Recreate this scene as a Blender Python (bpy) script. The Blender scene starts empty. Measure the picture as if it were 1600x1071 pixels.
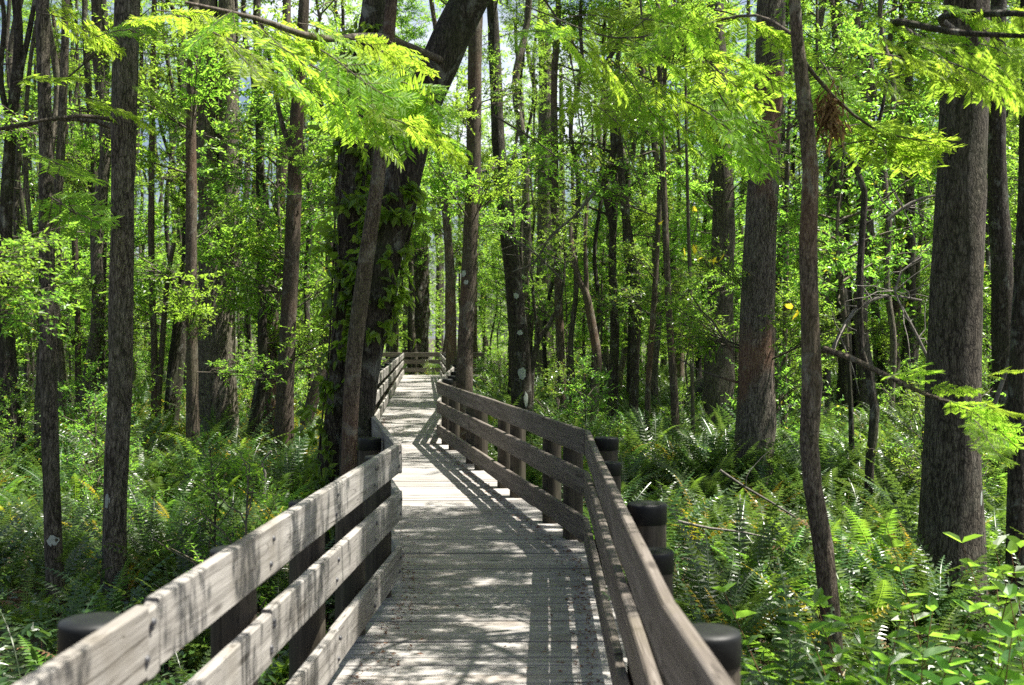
import bpy, math
import numpy as np
from mathutils import Vector, Matrix, Euler

S = bpy.context.scene
C = S.collection
R = math.radians
# ---------------------------------------------------------------- camera, sky, sun, exposure
FPX, CX, HY, EYE = 1720.0, 800.0, 526.0, 1.65      # focal length in photo pixels, centre column, horizon row, eye height over deck
GROUND = -0.72
cam = bpy.data.objects.new('camera', bpy.data.cameras.new('camera'))
C.objects.link(cam)
cam.data.sensor_width = 36.0
cam.data.lens = FPX / 1600 * 36
cam.location = (0, 0, EYE)
cam.rotation_euler = (R(90) - (535.5 - HY) / FPX, 0, 0)
cam.data.clip_start = 0.05
cam.data.clip_end = 2000
cam.data.dof.use_dof = True
cam.data.dof.focus_distance = 11.0
cam.data.dof.aperture_fstop = 3.5
S.camera = cam

SUN_EL, SUN_AZ = 68.0, 3.0            # sun stands to the right of the view, a touch behind the far end
W = bpy.data.worlds.new('World')
S.world = W
W.use_nodes = True
sky = W.node_tree.nodes.new('ShaderNodeTexSky')
sky.sky_type = 'NISHITA'
sky.sun_disc = False
sky.sun_elevation = R(SUN_EL)
sky.sun_rotation = R(90 - SUN_AZ)
sky.air_density = 1.0
sky.dust_density = 3.0
bg = W.node_tree.nodes['Background']
# broken bright cloud added low in the sky to whiten the gaps between leaves
wt = W.node_tree
wc = wt.nodes.new('ShaderNodeTexCoord')
wm = wt.nodes.new('ShaderNodeMapping')
wm.inputs['Scale'].default_value = (1, 1, 2.2)
wn = wt.nodes.new('ShaderNodeTexNoise')
wn.inputs['Scale'].default_value = 3.4
wn.inputs['Detail'].default_value = 7
wn.inputs['Roughness'].default_value = 0.6
wr = wt.nodes.new('ShaderNodeValToRGB')
wr.color_ramp.elements[0].position = 0.50
wr.color_ramp.elements[1].position = 0.66
ws = wt.nodes.new('ShaderNodeSeparateXYZ')
we = wt.nodes.new('ShaderNodeMapRange')
we.inputs['From Min'].default_value = 0.75
we.inputs['From Max'].default_value = 0.25
we.inputs['To Max'].default_value = 0.9
wx = wt.nodes.new('ShaderNodeMath')
wx.operation = 'MULTIPLY'
wmix = wt.nodes.new('ShaderNodeMix')
wmix.data_type = 'RGBA'
wmix.inputs[7].default_value = (8.5, 9.0, 9.8, 1)
for a, b in ((wc.outputs['Generated'], wm.inputs[0]), (wm.outputs[0], wn.inputs['Vector']), (wn.outputs['Fac'], wr.inputs[0]), (wc.outputs['Generated'], ws.inputs[0]),
             (ws.outputs['Z'], we.inputs['Value']), (wr.outputs[0], wx.inputs[0]), (we.outputs[0], wx.inputs[1]), (wx.outputs[0], wmix.inputs[0]),
             (sky.outputs[0], wmix.inputs[6]), (wmix.outputs[2], bg.inputs[0])):
    wt.links.new(a, b)
bg.inputs[1].default_value = 0.052
sun = bpy.data.objects.new('sun', bpy.data.lights.new('sun', 'SUN'))
C.objects.link(sun)
sun.data.energy = 5.0
sun.data.angle = R(0.4)
sun.data.color = (1.0, 0.955, 0.87)
sd = Vector((math.cos(R(SUN_EL)) * math.cos(R(SUN_AZ)), math.cos(R(SUN_EL)) * math.sin(R(SUN_AZ)), math.sin(R(SUN_EL))))
sun.rotation_euler = sd.to_track_quat('Z', 'Y').to_euler()
sun.location = (12, 0, 30)
S.view_settings.view_transform = 'Standard'
S.view_settings.look = 'None'
S.view_settings.gamma = 1.0
S.view_settings.exposure = 1.6
S.render.engine = 'CYCLES'
S.cycles.max_bounces = 12
S.cycles.diffuse_bounces = 8
S.cycles.glossy_bounces = 2
S.cycles.transmission_bounces = 10
S.cycles.sample_clamp_indirect = 6.0
S.cycles.use_denoising = False
try:
    S.cycles.denoiser = 'OPENIMAGEDENOISE'
    S.cycles.denoising_input_passes = 'RGB_ALBEDO_NORMAL'
except Exception:
    pass


def px(x, y, z):
    """photo pixel and distance -> point of the place"""
    return np.array([(x - CX) / FPX * z, z, EYE - (y - HY) / FPX * z])


# ---------------------------------------------------------------- naming
def tag(o, label=None, cat=None, group=None, kind=None):
    if label: o['label'] = label
    if cat: o['category'] = cat
    if group: o['group'] = group
    if kind: o['kind'] = kind
    return o


def thing(name, label, cat, loc=(0, 0, 0), rz=0.0, group=None, sc=1.0):
    o = bpy.data.objects.new(name, None)
    C.objects.link(o)
    o.empty_display_size = 0.2
    o.location = loc
    o.rotation_euler = (0, 0, rz)
    o.scale = (sc, sc, sc)
    return tag(o, label, cat, group)


def link(name, me, parent=None, loc=None, rot=None, sc=None):
    o = bpy.data.objects.new(name, me)
    C.objects.link(o)
    if parent is not None: o.parent = parent
    if loc is not None: o.location = loc
    if rot is not None: o.rotation_euler = rot
    if sc is not None: o.scale = (sc, sc, sc) if not hasattr(sc, '__len__') else sc
    return o


# ---------------------------------------------------------------- mesh building from arrays
class Geo:
    def __init__(self):
        self.v, self.f, self.m, self.s, self.n = [], [], [], [], 0

    def add(self, v, f, mat=0, smooth=False):
        v = np.asarray(v, float).reshape(-1, 3)
        f = np.asarray(f, int)
        self.v.append(v)
        self.f.append(f + self.n)
        self.m.append(np.full(len(f), mat))
        self.s.append(np.full(len(f), smooth))
        self.n += len(v)

    def mesh(self, name, mats):
        me = bpy.data.meshes.new(name)
        v = np.concatenate(self.v).astype(np.float32)
        me.vertices.add(len(v))
        me.vertices.foreach_set('co', v.ravel())
        loops = np.concatenate([f.ravel() for f in self.f]).astype(np.int32)
        tot = np.concatenate([np.full(len(f), f.shape[1]) for f in self.f]).astype(np.int32)
        start = np.concatenate([[0], np.cumsum(tot)[:-1]]).astype(np.int32)
        me.loops.add(len(loops))
        me.loops.foreach_set('vertex_index', loops)
        me.polygons.add(len(tot))
        me.polygons.foreach_set('loop_start', start)
        me.polygons.foreach_set('material_index', np.concatenate(self.m).astype(np.int32))
        me.polygons.foreach_set('use_smooth', np.concatenate(self.s).astype(bool))
        for m in mats: me.materials.append(m)
        me.update(calc_edges=True)
        me.validate()
        return me


def unit(a):
    a = np.asarray(a, float)
    return a / np.maximum(np.linalg.norm(a, axis=-1, keepdims=True), 1e-9)


def wobble(rng, n=4):
    k = rng.uniform(0.5, 3.0, n); p = rng.uniform(0, 6.28, n); a = rng.uniform(0.3, 1, n) / n
    return lambda t: sum(a[i] * np.sin(k[i] * t + p[i]) for i in range(n))


def smooth_path(P, step=0.25):
    """Catmull-Rom through P (n, k columns), about `step` between samples"""
    P = np.asarray(P, float)
    Q = np.vstack([2 * P[0] - P[1], P, 2 * P[-1] - P[-2]])
    out = []
    for i in range(1, len(Q) - 2):
        a, b, c, d = Q[i - 1], Q[i], Q[i + 1], Q[i + 2]
        n = max(1, int(np.linalg.norm((c - b)[:3]) / step))
        for t in np.arange(n) / n:
            out.append(0.5 * (2 * b + (c - a) * t + (2 * a - 5 * b + 4 * c - d) * t * t + (3 * b - a - 3 * c + d) * t ** 3))
    out.append(P[-1])
    return np.array(out)


def tube(geo, path, rad, sides=8, mat=0, rng=None, rough=0.0, flare=0.0, flutes=0, cap=True, base_z=None):
    path = np.asarray(path, float)
    rad = np.asarray(rad, float)
    n = len(path)
    T = unit(np.gradient(path, axis=0))
    ref = np.array([1.0, 0, 0]) if abs(T[0][0]) < 0.9 else np.array([0, 1.0, 0])
    U = unit(ref - T * (T @ ref)[:, None])
    V = np.cross(T, U)
    th = np.arange(sides) * 2 * np.pi / sides
    r = np.repeat(rad[:, None], sides, 1)
    if rng is not None and rough:
        s = np.concatenate([[0], np.cumsum(np.linalg.norm(np.diff(path, axis=0), axis=1))])[:, None]
        for q in range(5):
            k = rng.integers(1, 6); f = rng.uniform(0.6, 4.5); p1, p2 = rng.uniform(0, 6.28, 2)
            r = r * (1 + rough * 0.5 * np.sin(k * th[None, :] + p1 + 0.35 * s) * np.sin(f * s + p2))
        r = r * (1 + rough * rng.uniform(-0.5, 0.5, r.shape))
    if flare and base_z is not None:
        h = np.maximum(path[:, 2] - base_z, 0)[:, None]
        ph = rng.uniform(0, 6.28) if rng is not None else 0
        r = r * (1 + flare * np.exp(-h / 0.55) * (1 + 0.35 * np.cos(flutes * th[None, :] + ph)))
    v = path[:, None, :] + r[:, :, None] * (np.cos(th)[None, :, None] * U[:, None, :] + np.sin(th)[None, :, None] * V[:, None, :])
    i, j = np.meshgrid(np.arange(n - 1), np.arange(sides), indexing='ij')
    i, j = i.ravel(), j.ravel()
    j2 = (j + 1) % sides
    f = np.stack([i * sides + j, i * sides + j2, (i + 1) * sides + j2, (i + 1) * sides + j], 1)
    geo.add(v.reshape(-1, 3), f, mat, True)
    if cap:
        geo.add(v[-1], np.arange(sides)[None, :], mat, False)


def twig_cones(geo, A, B, r, mat):
    """thin three-sided twigs from A to B, all at once"""
    A, B = np.asarray(A), np.asarray(B)
    D = unit(B - A)
    U = unit(np.cross(D, np.where(np.abs(D[:, 2:3]) < 0.9, [[0, 0, 1.0]], [[1.0, 0, 0]])))
    V = np.cross(D, U)
    r = np.broadcast_to(np.asarray(r, float), (len(A),))[:, None]
    ring = [A + r * (math.cos(a) * U + math.sin(a) * V) for a in (0, 2.094, 4.189)]
    v = np.stack(ring + [B], 1).reshape(-1, 3)
    o = np.arange(len(A))[:, None] * 4
    f = np.concatenate([o + [0, 1, 3], o + [1, 2, 3], o + [2, 0, 3]])
    geo.add(v, f, mat, True)


def leaves(geo, P, D, N, L, Wd, mat=0, fold=0.18, droop=0.1, hexa=False, belly=0.42):
    P, D = np.asarray(P), unit(D)
    Sd = unit(np.cross(D, N))
    N = np.cross(Sd, D)
    L = np.broadcast_to(np.asarray(L, float), (len(P),))[:, None]
    Wd = np.broadcast_to(np.asarray(Wd, float), (len(P),))[:, None]
    up = N * fold * Wd
    tip = P + D * L - N * droop * L
    o = np.arange(len(P))[:, None]
    if hexa:
        a, b = belly - 0.18, belly + 0.28
        l1 = P + D * L * a + Sd * Wd * .46 + up; r1 = P + D * L * a - Sd * Wd * .46 + up
        l2 = P + D * L * b + Sd * Wd * .36 + up - N * droop * L * .5; r2 = P + D * L * b - Sd * Wd * .36 + up - N * droop * L * .5
        v = np.stack([P, l1, l2, tip, r2, r1], 1).reshape(-1, 3)
        f = np.concatenate([o * 6 + [0, 1, 2, 3], o * 6 + [0, 3, 4, 5]])
    else:
        l = P + D * L * belly + Sd * Wd * .5 + up; r = P + D * L * belly - Sd * Wd * .5 + up
        v = np.stack([P, l, tip, r], 1).reshape(-1, 3)
        f = np.concatenate([o * 4 + [0, 1, 2], o * 4 + [0, 2, 3]])
    geo.add(v, f, mat, False)


# ---------------------------------------------------------------- materials
def newmat(name):
    m = bpy.data.materials.new(name)
    m.use_nodes = True
    nt = m.node_tree
    for n in list(nt.nodes): nt.nodes.remove(n)
    out = nt.nodes.new('ShaderNodeOutputMaterial')
    return m, nt, out


def N_(nt, typ, **kw):
    n = nt.nodes.new(typ)
    for k, v in kw.items():
        if k.startswith('i_'):
            key = k[2:]
            key = int(key) if key.isdigit() else key.replace('_', ' ')
            n.inputs[key].default_value = v
        else:
            setattr(n, k, v)
    return n


def ramp(nt, fac, stops, interp='LINEAR'):
    r = nt.nodes.new('ShaderNodeValToRGB')
    e = r.color_ramp.elements
    r.color_ramp.interpolation = interp
    while len(e) < len(stops): e.new(0.5)
    for k, (p, c) in enumerate(stops):
        e[k].position = p
        e[k].color = (*c, 1) if len(c) == 3 else c
    nt.links.new(fac, r.inputs[0])
    return r.outputs[0]


def mixc(nt, fac, a, b, mode='MIX'):
    m = nt.nodes.new('ShaderNodeMix')
    m.data_type = 'RGBA'
    m.blend_type = mode
    for sock, val in ((m.inputs[0], fac), (m.inputs[6], a), (m.inputs[7], b)):
        if hasattr(val, 'is_linked'): nt.links.new(val, sock)
        elif isinstance(val, (int, float)): sock.default_value = val
        else: sock.default_value = (*val, 1)
    return m.outputs[2]


def noise(nt, vec, scale, detail=4, rough=0.6, sc=(1, 1, 1), dist=0.0, loc=(0, 0, 0)):
    mp = N_(nt, 'ShaderNodeMapping')
    mp.inputs['Scale'].default_value = sc
    mp.inputs['Location'].default_value = loc
    nt.links.new(vec, mp.inputs[0])
    n = N_(nt, 'ShaderNodeTexNoise', i_Scale=scale, i_Detail=detail, i_Roughness=rough, i_Distortion=dist)
    nt.links.new(mp.outputs[0], n.inputs['Vector'])
    return n.outputs['Fac']


def mathn(nt, op, a, b=None):
    n = nt.nodes.new('ShaderNodeMath')
    n.operation = op
    for k, val in enumerate((a, b)):
        if val is None: continue
        if hasattr(val, 'is_linked'): nt.links.new(val, n.inputs[k])
        else: n.inputs[k].default_value = val
    return n.outputs[0]


def leaf_mat(name, dark, light, trans, tw=0.5, rough=0.42, spec=0.5, odd=None, odd_at=0.97):
    """leaf blade: a reflecting side and light that comes through; every leaf has a tone of its own"""
    m, nt, out = newmat(name)
    g = N_(nt, 'ShaderNodeNewGeometry')
    oi = N_(nt, 'ShaderNodeObjectInfo')
    stops = [(0.0, dark), (odd_at if odd else 1.0, light)]
    if odd: stops += [(odd_at + 0.004, odd), (1.0, odd)]
    col = ramp(nt, g.outputs['Random Per Island'], stops)
    hs = N_(nt, 'ShaderNodeHueSaturation')
    nt.links.new(col, hs.inputs['Color'])
    nt.links.new(mathn(nt, 'MULTIPLY_ADD', oi.outputs['Random'], 0.055), hs.inputs['Hue'])
    hs.inputs['Hue'].default_value = 0.5
    mm = hs.inputs['Hue'].links[0].from_node
    mm.inputs[2].default_value = 0.474
    nt.links.new(mathn(nt, 'ADD', mathn(nt, 'MULTIPLY', oi.outputs['Random'], 0.5), 0.72), hs.inputs['Value'])
    p = N_(nt, 'ShaderNodeBsdfPrincipled')
    p.inputs['Roughness'].default_value = rough
    p.inputs['Specular IOR Level'].default_value = spec
    nt.links.new(hs.outputs[0], p.inputs['Base Color'])
    t = N_(nt, 'ShaderNodeBsdfTranslucent')
    tc = mixc(nt, 0.55, mixc(nt, 1.0, hs.outputs[0], (3.0, 3.0, 3.0), 'MULTIPLY'), trans)
    nt.links.new(tc, t.inputs[0])
    mx = N_(nt, 'ShaderNodeMixShader')
    mx.inputs[0].default_value = tw
    nt.links.new(p.outputs[0], mx.inputs[1])
    nt.links.new(t.outputs[0], mx.inputs[2])
    nt.links.new(mx.outputs[0], out.inputs[0])
    return m


def bark_mat(name, dark, mid, light, lichen=0.35, lich_col=(0.30, 0.31, 0.26), red=0.0, moss=0.25, fine=1.0, bump=1.0):
    m, nt, out = newmat(name)
    tc = N_(nt, 'ShaderNodeTexCoord')
    oi = N_(nt, 'ShaderNodeObjectInfo')
    off = N_(nt, 'ShaderNodeVectorMath', operation='ADD')
    nt.links.new(tc.outputs['Object'], off.inputs[0])
    rv = N_(nt, 'ShaderNodeCombineXYZ')
    sc = mathn(nt, 'MULTIPLY', oi.outputs['Random'], 37.0)
    for k in range(3): nt.links.new(sc, rv.inputs[k])
    nt.links.new(rv.outputs[0], off.inputs[1])
    vec = off.outputs[0]
    f1 = noise(nt, vec, 9 * fine, 8, 0.75, (3.0, 3.0, 0.50), 0.7)
    f2 = noise(nt, vec, 34 * fine, 4, 0.7, (2.4, 2.4, 0.55), 0.3)
    vm = N_(nt, 'ShaderNodeMapping')
    vm.inputs['Scale'].default_value = (1, 1, 0.16)
    wv = N_(nt, 'ShaderNodeVectorMath', operation='MULTIPLY_ADD')
    wn = N_(nt, 'ShaderNodeTexNoise', i_Scale=6.0, i_Detail=3)
    nt.links.new(vec, wn.inputs['Vector'])
    nt.links.new(wn.outputs['Color'], wv.inputs[0])
    wv.inputs[1].default_value = (0.10, 0.10, 0.25)
    nt.links.new(vec, wv.inputs[2])
    nt.links.new(wv.outputs[0], vm.inputs[0])
    vo = N_(nt, 'ShaderNodeTexVoronoi', feature='DISTANCE_TO_EDGE', i_Scale=44.0 * fine)
    nt.links.new(vm.outputs[0], vo.inputs['Vector'])
    crack = ramp(nt, vo.outputs['Distance'], [(0.0, (0, 0, 0)), (0.16, (1, 1, 1))])
    f3 = noise(nt, vec, 2.2, 3, 0.6, (1, 1, 0.5))
    fac = mathn(nt, 'MULTIPLY_ADD', f2, 0.45)
    fac.node.inputs[2].default_value = 0
    fac = mathn(nt, 'ADD', mathn(nt, 'MULTIPLY', f1, 0.60), mathn(nt, 'MULTIPLY', f2, 0.38))
    fac = mathn(nt, 'ADD', fac, mathn(nt, 'MULTIPLY', mathn(nt, 'SUBTRACT', crack, 0.7), 0.12))
    col = ramp(nt, fac, [(0.40, dark), (0.53, mid), (0.68, light)])
    if red:
        rmask = ramp(nt, noise(nt, vec, 1.1, 3, 0.6, (1, 1, 0.6), 0.0, (7, 3, 1)), [(0.52, (0, 0, 0)), (0.62, (red,) * 3)])
        col = mixc(nt, rmask, col, mixc(nt, fac, (0.07, 0.03, 0.018), (0.30, 0.15, 0.09)))
    lm = ramp(nt, noise(nt, vec, 5.5, 5, 0.7, (1, 1, 0.7), 0.6, (3, 9, 2)), [(0.55, (0, 0, 0)), (0.66, (lichen,) * 3)])
    col = mixc(nt, lm, col, lich_col)
    mm = ramp(nt, f3, [(0.5, (0, 0, 0)), (0.7, (moss,) * 3)])
    col = mixc(nt, mm, col, (0.055, 0.075, 0.025))
    hs = N_(nt, 'ShaderNodeHueSaturation')
    nt.links.new(col, hs.inputs['Color'])
    nt.links.new(mathn(nt, 'ADD', mathn(nt, 'MULTIPLY', oi.outputs['Random'], 0.5), 0.75), hs.inputs['Value'])
    p = N_(nt, 'ShaderNodeBsdfPrincipled', i_Roughness=0.88)
    p.inputs['Specular IOR Level'].default_value = 0.25
    nt.links.new(hs.outputs[0], p.inputs['Base Color'])
    b = N_(nt, 'ShaderNodeBump', i_Strength=bump, i_Distance=0.03)
    nt.links.new(fac, b.inputs['Height'])
    nt.links.new(b.outputs[0], p.inputs['Normal'])
    nt.links.new(p.outputs[0], out.inputs[0])
    return m


def wood_mat(name, dark, mid, light, axis=0, stain=(0.09, 0.085, 0.06), stain_amt=0.5, wet=0.0):
    """weathered timber with the grain along one axis of the object"""
    m, nt, out = newmat(name)
    tc = N_(nt, 'ShaderNodeTexCoord')
    g = N_(nt, 'ShaderNodeNewGeometry')
    oi = N_(nt, 'ShaderNodeObjectInfo')
    rnd = mathn(nt, 'ADD', mathn(nt, 'MULTIPLY', g.outputs['Random Per Island'], 23.0), mathn(nt, 'MULTIPLY', oi.outputs['Random'], 41.0))
    rv = N_(nt, 'ShaderNodeCombineXYZ')
    for k in range(3): nt.links.new(rnd, rv.inputs[k])
    off = N_(nt, 'ShaderNodeVectorMath', operation='ADD')
    nt.links.new(tc.outputs['Object'], off.inputs[0])
    nt.links.new(rv.outputs[0], off.inputs[1])
    vec = off.outputs[0]
    s1 = [9, 9, 9]; s1[axis] = 0.45
    s2 = [75, 75, 75]; s2[axis] = 1.3
    f1 = noise(nt, vec, 2.2, 5, 0.6, tuple(s1), 0.8)
    f2 = noise(nt, vec, 2.5, 3, 0.7, tuple(s2), 0.2)
    s3 = [14, 14, 14]; s3[axis] = 0.55
    f3 = noise(nt, vec, 1.6, 2, 0.5, tuple(s3), 0.5, (2, 6, 4))
    split = ramp(nt, mathn(nt, 'ABSOLUTE', mathn(nt, 'SUBTRACT', f3, 0.56)), [(0.0, (0, 0, 0)), (0.012, (1, 1, 1))])
    km = N_(nt, 'ShaderNodeMapping')
    s4 = [6.5, 6.5, 6.5]; s4[axis] = 1.7
    km.inputs['Scale'].default_value = s4
    nt.links.new(vec, km.inputs[0])
    kv = N_(nt, 'ShaderNodeTexVoronoi', i_Scale=1.0)
    nt.links.new(km.outputs[0], kv.inputs['Vector'])
    knot = ramp(nt, kv.outputs['Distance'], [(0.05, (0, 0, 0)), (0.13, (1, 1, 1))])
    fac = mathn(nt, 'ADD', mathn(nt, 'MULTIPLY', f1, 0.6), mathn(nt, 'MULTIPLY', f2, 0.40))
    fac = mathn(nt, 'SUBTRACT', fac, mathn(nt, 'MULTIPLY', mathn(nt, 'SUBTRACT', 1.0, split), 0.22))
    fac = mathn(nt, 'SUBTRACT', fac, mathn(nt, 'MULTIPLY', mathn(nt, 'SUBTRACT', 1.0, knot), 0.20))
    col = ramp(nt, fac, [(0.30, dark), (0.50, mid), (0.70, light)])
    st = ramp(nt, noise(nt, vec, 1.7, 5, 0.65, (1, 1, 1), 0.5, (5, 1, 8)), [(0.50, (0, 0, 0)), (0.72, (stain_amt,) * 3)])
    col = mixc(nt, st, col, stain)
    hs = N_(nt, 'ShaderNodeHueSaturation')
    nt.links.new(col, hs.inputs['Color'])
    nt.links.new(mathn(nt, 'ADD', mathn(nt, 'MULTIPLY', g.outputs['Random Per Island'], 0.35), 0.82), hs.inputs['Value'])
    p = N_(nt, 'ShaderNodeBsdfPrincipled', i_Roughness=0.72)
    p.inputs['Specular IOR Level'].default_value = 0.3
    nt.links.new(hs.outputs[0], p.inputs['Base Color'])
    b = N_(nt, 'ShaderNodeBump', i_Strength=0.5, i_Distance=0.006)
    nt.links.new(fac, b.inputs['Height'])
    nt.links.new(b.outputs[0], p.inputs['Normal'])
    nt.links.new(p.outputs[0], out.inputs[0])
    return m


def plain_mat(name, col, rough=0.5, spec=0.5, var=0.25, scale=8.0, bump=0.2):
    m, nt, out = newmat(name)
    tc = N_(nt, 'ShaderNodeTexCoord')
    f = noise(nt, tc.outputs['Object'], scale, 5, 0.65)
    c = ramp(nt, f, [(0.3, tuple(x * (1 - var) for x in col)), (0.7, tuple(min(1, x * (1 + var)) for x in col))])
    p = N_(nt, 'ShaderNodeBsdfPrincipled', i_Roughness=rough)
    p.inputs['Specular IOR Level'].default_value = spec
    nt.links.new(c, p.inputs['Base Color'])
    b = N_(nt, 'ShaderNodeBump', i_Strength=bump, i_Distance=0.01)
    nt.links.new(f, b.inputs['Height'])
    nt.links.new(b.outputs[0], p.inputs['Normal'])
    nt.links.new(p.outputs[0], out.inputs[0])
    return m


M_DECK = wood_mat('deck_wood', (0.10, 0.094, 0.087), (0.275, 0.262, 0.245), (0.45, 0.432, 0.41), 0, (0.20, 0.15, 0.11), 0.45)
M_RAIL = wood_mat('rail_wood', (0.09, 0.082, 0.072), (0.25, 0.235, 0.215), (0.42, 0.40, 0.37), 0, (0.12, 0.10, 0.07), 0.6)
M_RAIL_SHADED = wood_mat('rail_wood_shaded', (0.038, 0.031, 0.026), (0.112, 0.095, 0.080), (0.235, 0.208, 0.185), 0, (0.10, 0.085, 0.055), 0.6)  # the rail wood again, browned and darkened, with the rails' shade in its colour
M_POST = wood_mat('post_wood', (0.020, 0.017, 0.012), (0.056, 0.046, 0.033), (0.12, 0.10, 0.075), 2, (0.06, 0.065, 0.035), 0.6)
M_CAP = plain_mat('black_cap', (0.009, 0.010, 0.010), 0.52, 0.3, 0.35, 14, 0.15)
M_BOLT = plain_mat('bolt_steel', (0.05, 0.05, 0.055), 0.45, 0.6, 0.3, 60, 0.1)
B_CYP = bark_mat('cypress_bark', (0.028, 0.023, 0.017), (0.140, 0.120, 0.092), (0.32, 0.285, 0.23), 0.25, (0.20, 0.20, 0.165), 0.0, 0.30)
B_RED = bark_mat('cypress_bark_red', (0.026, 0.021, 0.017), (0.125, 0.107, 0.086), (0.29, 0.255, 0.21), 0.25, (0.22, 0.21, 0.18), 0.5, 0.25)
B_SAP = bark_mat('sapling_bark', (0.030, 0.022, 0.016), (0.118, 0.092, 0.068), (0.26, 0.215, 0.17), 0.5, (0.27, 0.26, 0.22), 0.28, 0.25, 1.6, 0.5)
B_OAK = bark_mat('dark_bark', (0.014, 0.011, 0.008), (0.060, 0.050, 0.038), (0.17, 0.145, 0.115), 0.55, (0.30, 0.31, 0.27), 0.0, 0.4)
B_TWIG = bark_mat('twig_bark', (0.05, 0.04, 0.03), (0.12, 0.10, 0.08), (0.22, 0.19, 0.16), 0.3, (0.3, 0.3, 0.27), 0.0, 0.2, 2.0, 0.3)
B_DEAD = bark_mat('dead_wood', (0.07, 0.062, 0.053), (0.17, 0.155, 0.135), (0.30, 0.28, 0.25), 0.3, (0.4, 0.4, 0.36), 0.0, 0.1, 2.0, 0.3)
L_CYP = leaf_mat('cypress_leaf', (0.095, 0.175, 0.014), (0.185, 0.285, 0.028), (0.58, 0.82, 0.070), 0.58, 0.5, 0.3)
L_CAN = leaf_mat('canopy_leaf', (0.062, 0.138, 0.014), (0.150, 0.258, 0.028), (0.50, 0.77, 0.065), 0.55, 0.45, 0.4)
L_BRD = leaf_mat('broad_leaf', (0.042, 0.104, 0.016), (0.125, 0.240, 0.032), (0.46, 0.76, 0.060), 0.54, 0.33, 0.55, (0.42, 0.27, 0.03), 0.985)
L_DRK = leaf_mat('glossy_leaf', (0.030, 0.068, 0.016), (0.090, 0.160, 0.030), (0.40, 0.58, 0.045), 0.44, 0.27, 0.6, (0.30, 0.22, 0.04), 0.985)
L_VIN = leaf_mat('vine_leaf', (0.045, 0.105, 0.014), (0.125, 0.225, 0.028), (0.46, 0.72, 0.045), 0.50, 0.36, 0.5)
L_FRN = leaf_mat('fern_frond', (0.016, 0.042, 0.011), (0.062, 0.112, 0.024), (0.24, 0.38, 0.045), 0.30, 0.36, 0.6)
L_FRL = leaf_mat('fern_frond_light', (0.065, 0.14, 0.016), (0.12, 0.215, 0.024), (0.33, 0.55, 0.04), 0.46, 0.4, 0.5)
L_FRY = leaf_mat('fern_frond_yellow', (0.16, 0.15, 0.012), (0.36, 0.27, 0.015), (0.60, 0.48, 0.03), 0.45, 0.45, 0.4)
L_FRB = leaf_mat('fern_frond_brown', (0.10, 0.055, 0.03), (0.22, 0.125, 0.07), (0.36, 0.20, 0.10), 0.3, 0.6, 0.2)
L_DEAD = leaf_mat('dead_leaf', (0.09, 0.045, 0.025), (0.24, 0.13, 0.075), (0.30, 0.15, 0.07), 0.2, 0.7, 0.2)
L_YEL = leaf_mat('yellow_leaf', (0.55, 0.36, 0.02), (0.70, 0.50, 0.04), (0.80, 0.60, 0.05), 0.5, 0.4, 0.4)
L_LICH = plain_mat('lichen', (0.36, 0.39, 0.35), 0.9, 0.1, 0.2, 40, 0.3)

# ---------------------------------------------------------------- ground
def ground_mat():
    m, nt, out = newmat('forest_floor')
    tc = N_(nt, 'ShaderNodeTexCoord')
    v = tc.outputs['Object']
    f = noise(nt, v, 6, 8, 0.75)
    f2 = noise(nt, v, 0.5, 4, 0.6)
    c = ramp(nt, f, [(0.3, (0.018, 0.013, 0.009)), (0.5, (0.045, 0.034, 0.020)), (0.68, (0.085, 0.062, 0.038))])
    c = mixc(nt, ramp(nt, f2, [(0.45, (0, 0, 0)), (0.65, (0.7,) * 3)]), c, (0.035, 0.05, 0.018))
    p = N_(nt, 'ShaderNodeBsdfPrincipled', i_Roughness=0.9)
    nt.links.new(c, p.inputs['Base Color'])
    b = N_(nt, 'ShaderNodeBump', i_Strength=0.9, i_Distance=0.05)
    nt.links.new(f, b.inputs['Height'])
    nt.links.new(b.outputs[0], p.inputs['Normal'])
    nt.links.new(p.outputs[0], out.inputs[0])
    return m


rg = np.random.default_rng(5)
g = Geo()
gx = np.concatenate([[-900, -300, -120], np.linspace(-60, 60, 61), [120, 300, 900]])
gy = np.concatenate([[-300, -60], np.linspace(-20, 100, 61), [160, 400, 1200]])
X, Y = np.meshgrid(gx, gy, indexing='ij')
w1, w2 = wobble(rg), wobble(rg)
Z = GROUND + 0.10 * w1(X * 0.35 + Y * 0.1) + 0.10 * w2(Y * 0.4 - X * 0.15)
Z = np.where((np.abs(X) > 70) | (Y > 110), GROUND, Z)
v = np.stack([X, Y, Z], -1).reshape(-1, 3)
ni, nj = X.shape
i, j = np.meshgrid(np.arange(ni - 1), np.arange(nj - 1), indexing='ij')
i, j = i.ravel(), j.ravel()
g.add(v, np.stack([i * nj + j, (i + 1) * nj + j, (i + 1) * nj + j + 1, i * nj + j + 1], 1), 0, True)
tag(link('ground', g.mesh('ground', [ground_mat()])), kind='structure')

# ---------------------------------------------------------------- boardwalk
LP = np.array([(-1.02, 0.5), (-0.925, 2.89), (-0.706, 7.06), (-1.89, 13.2), (-4.42, 45.0)])      # inner faces of the left rails (x, y)
RP = np.array([(0.45, 0.5), (0.385, 2.84), (0.529, 8.13), (-1.163, 16.96), (-1.36, 25.0), (-2.95, 45.0)])
def xl(y): return np.interp(y, LP[:, 1], LP[:, 0])
def xr(y): return np.interp(y, RP[:, 1], RP[:, 0])


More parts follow.
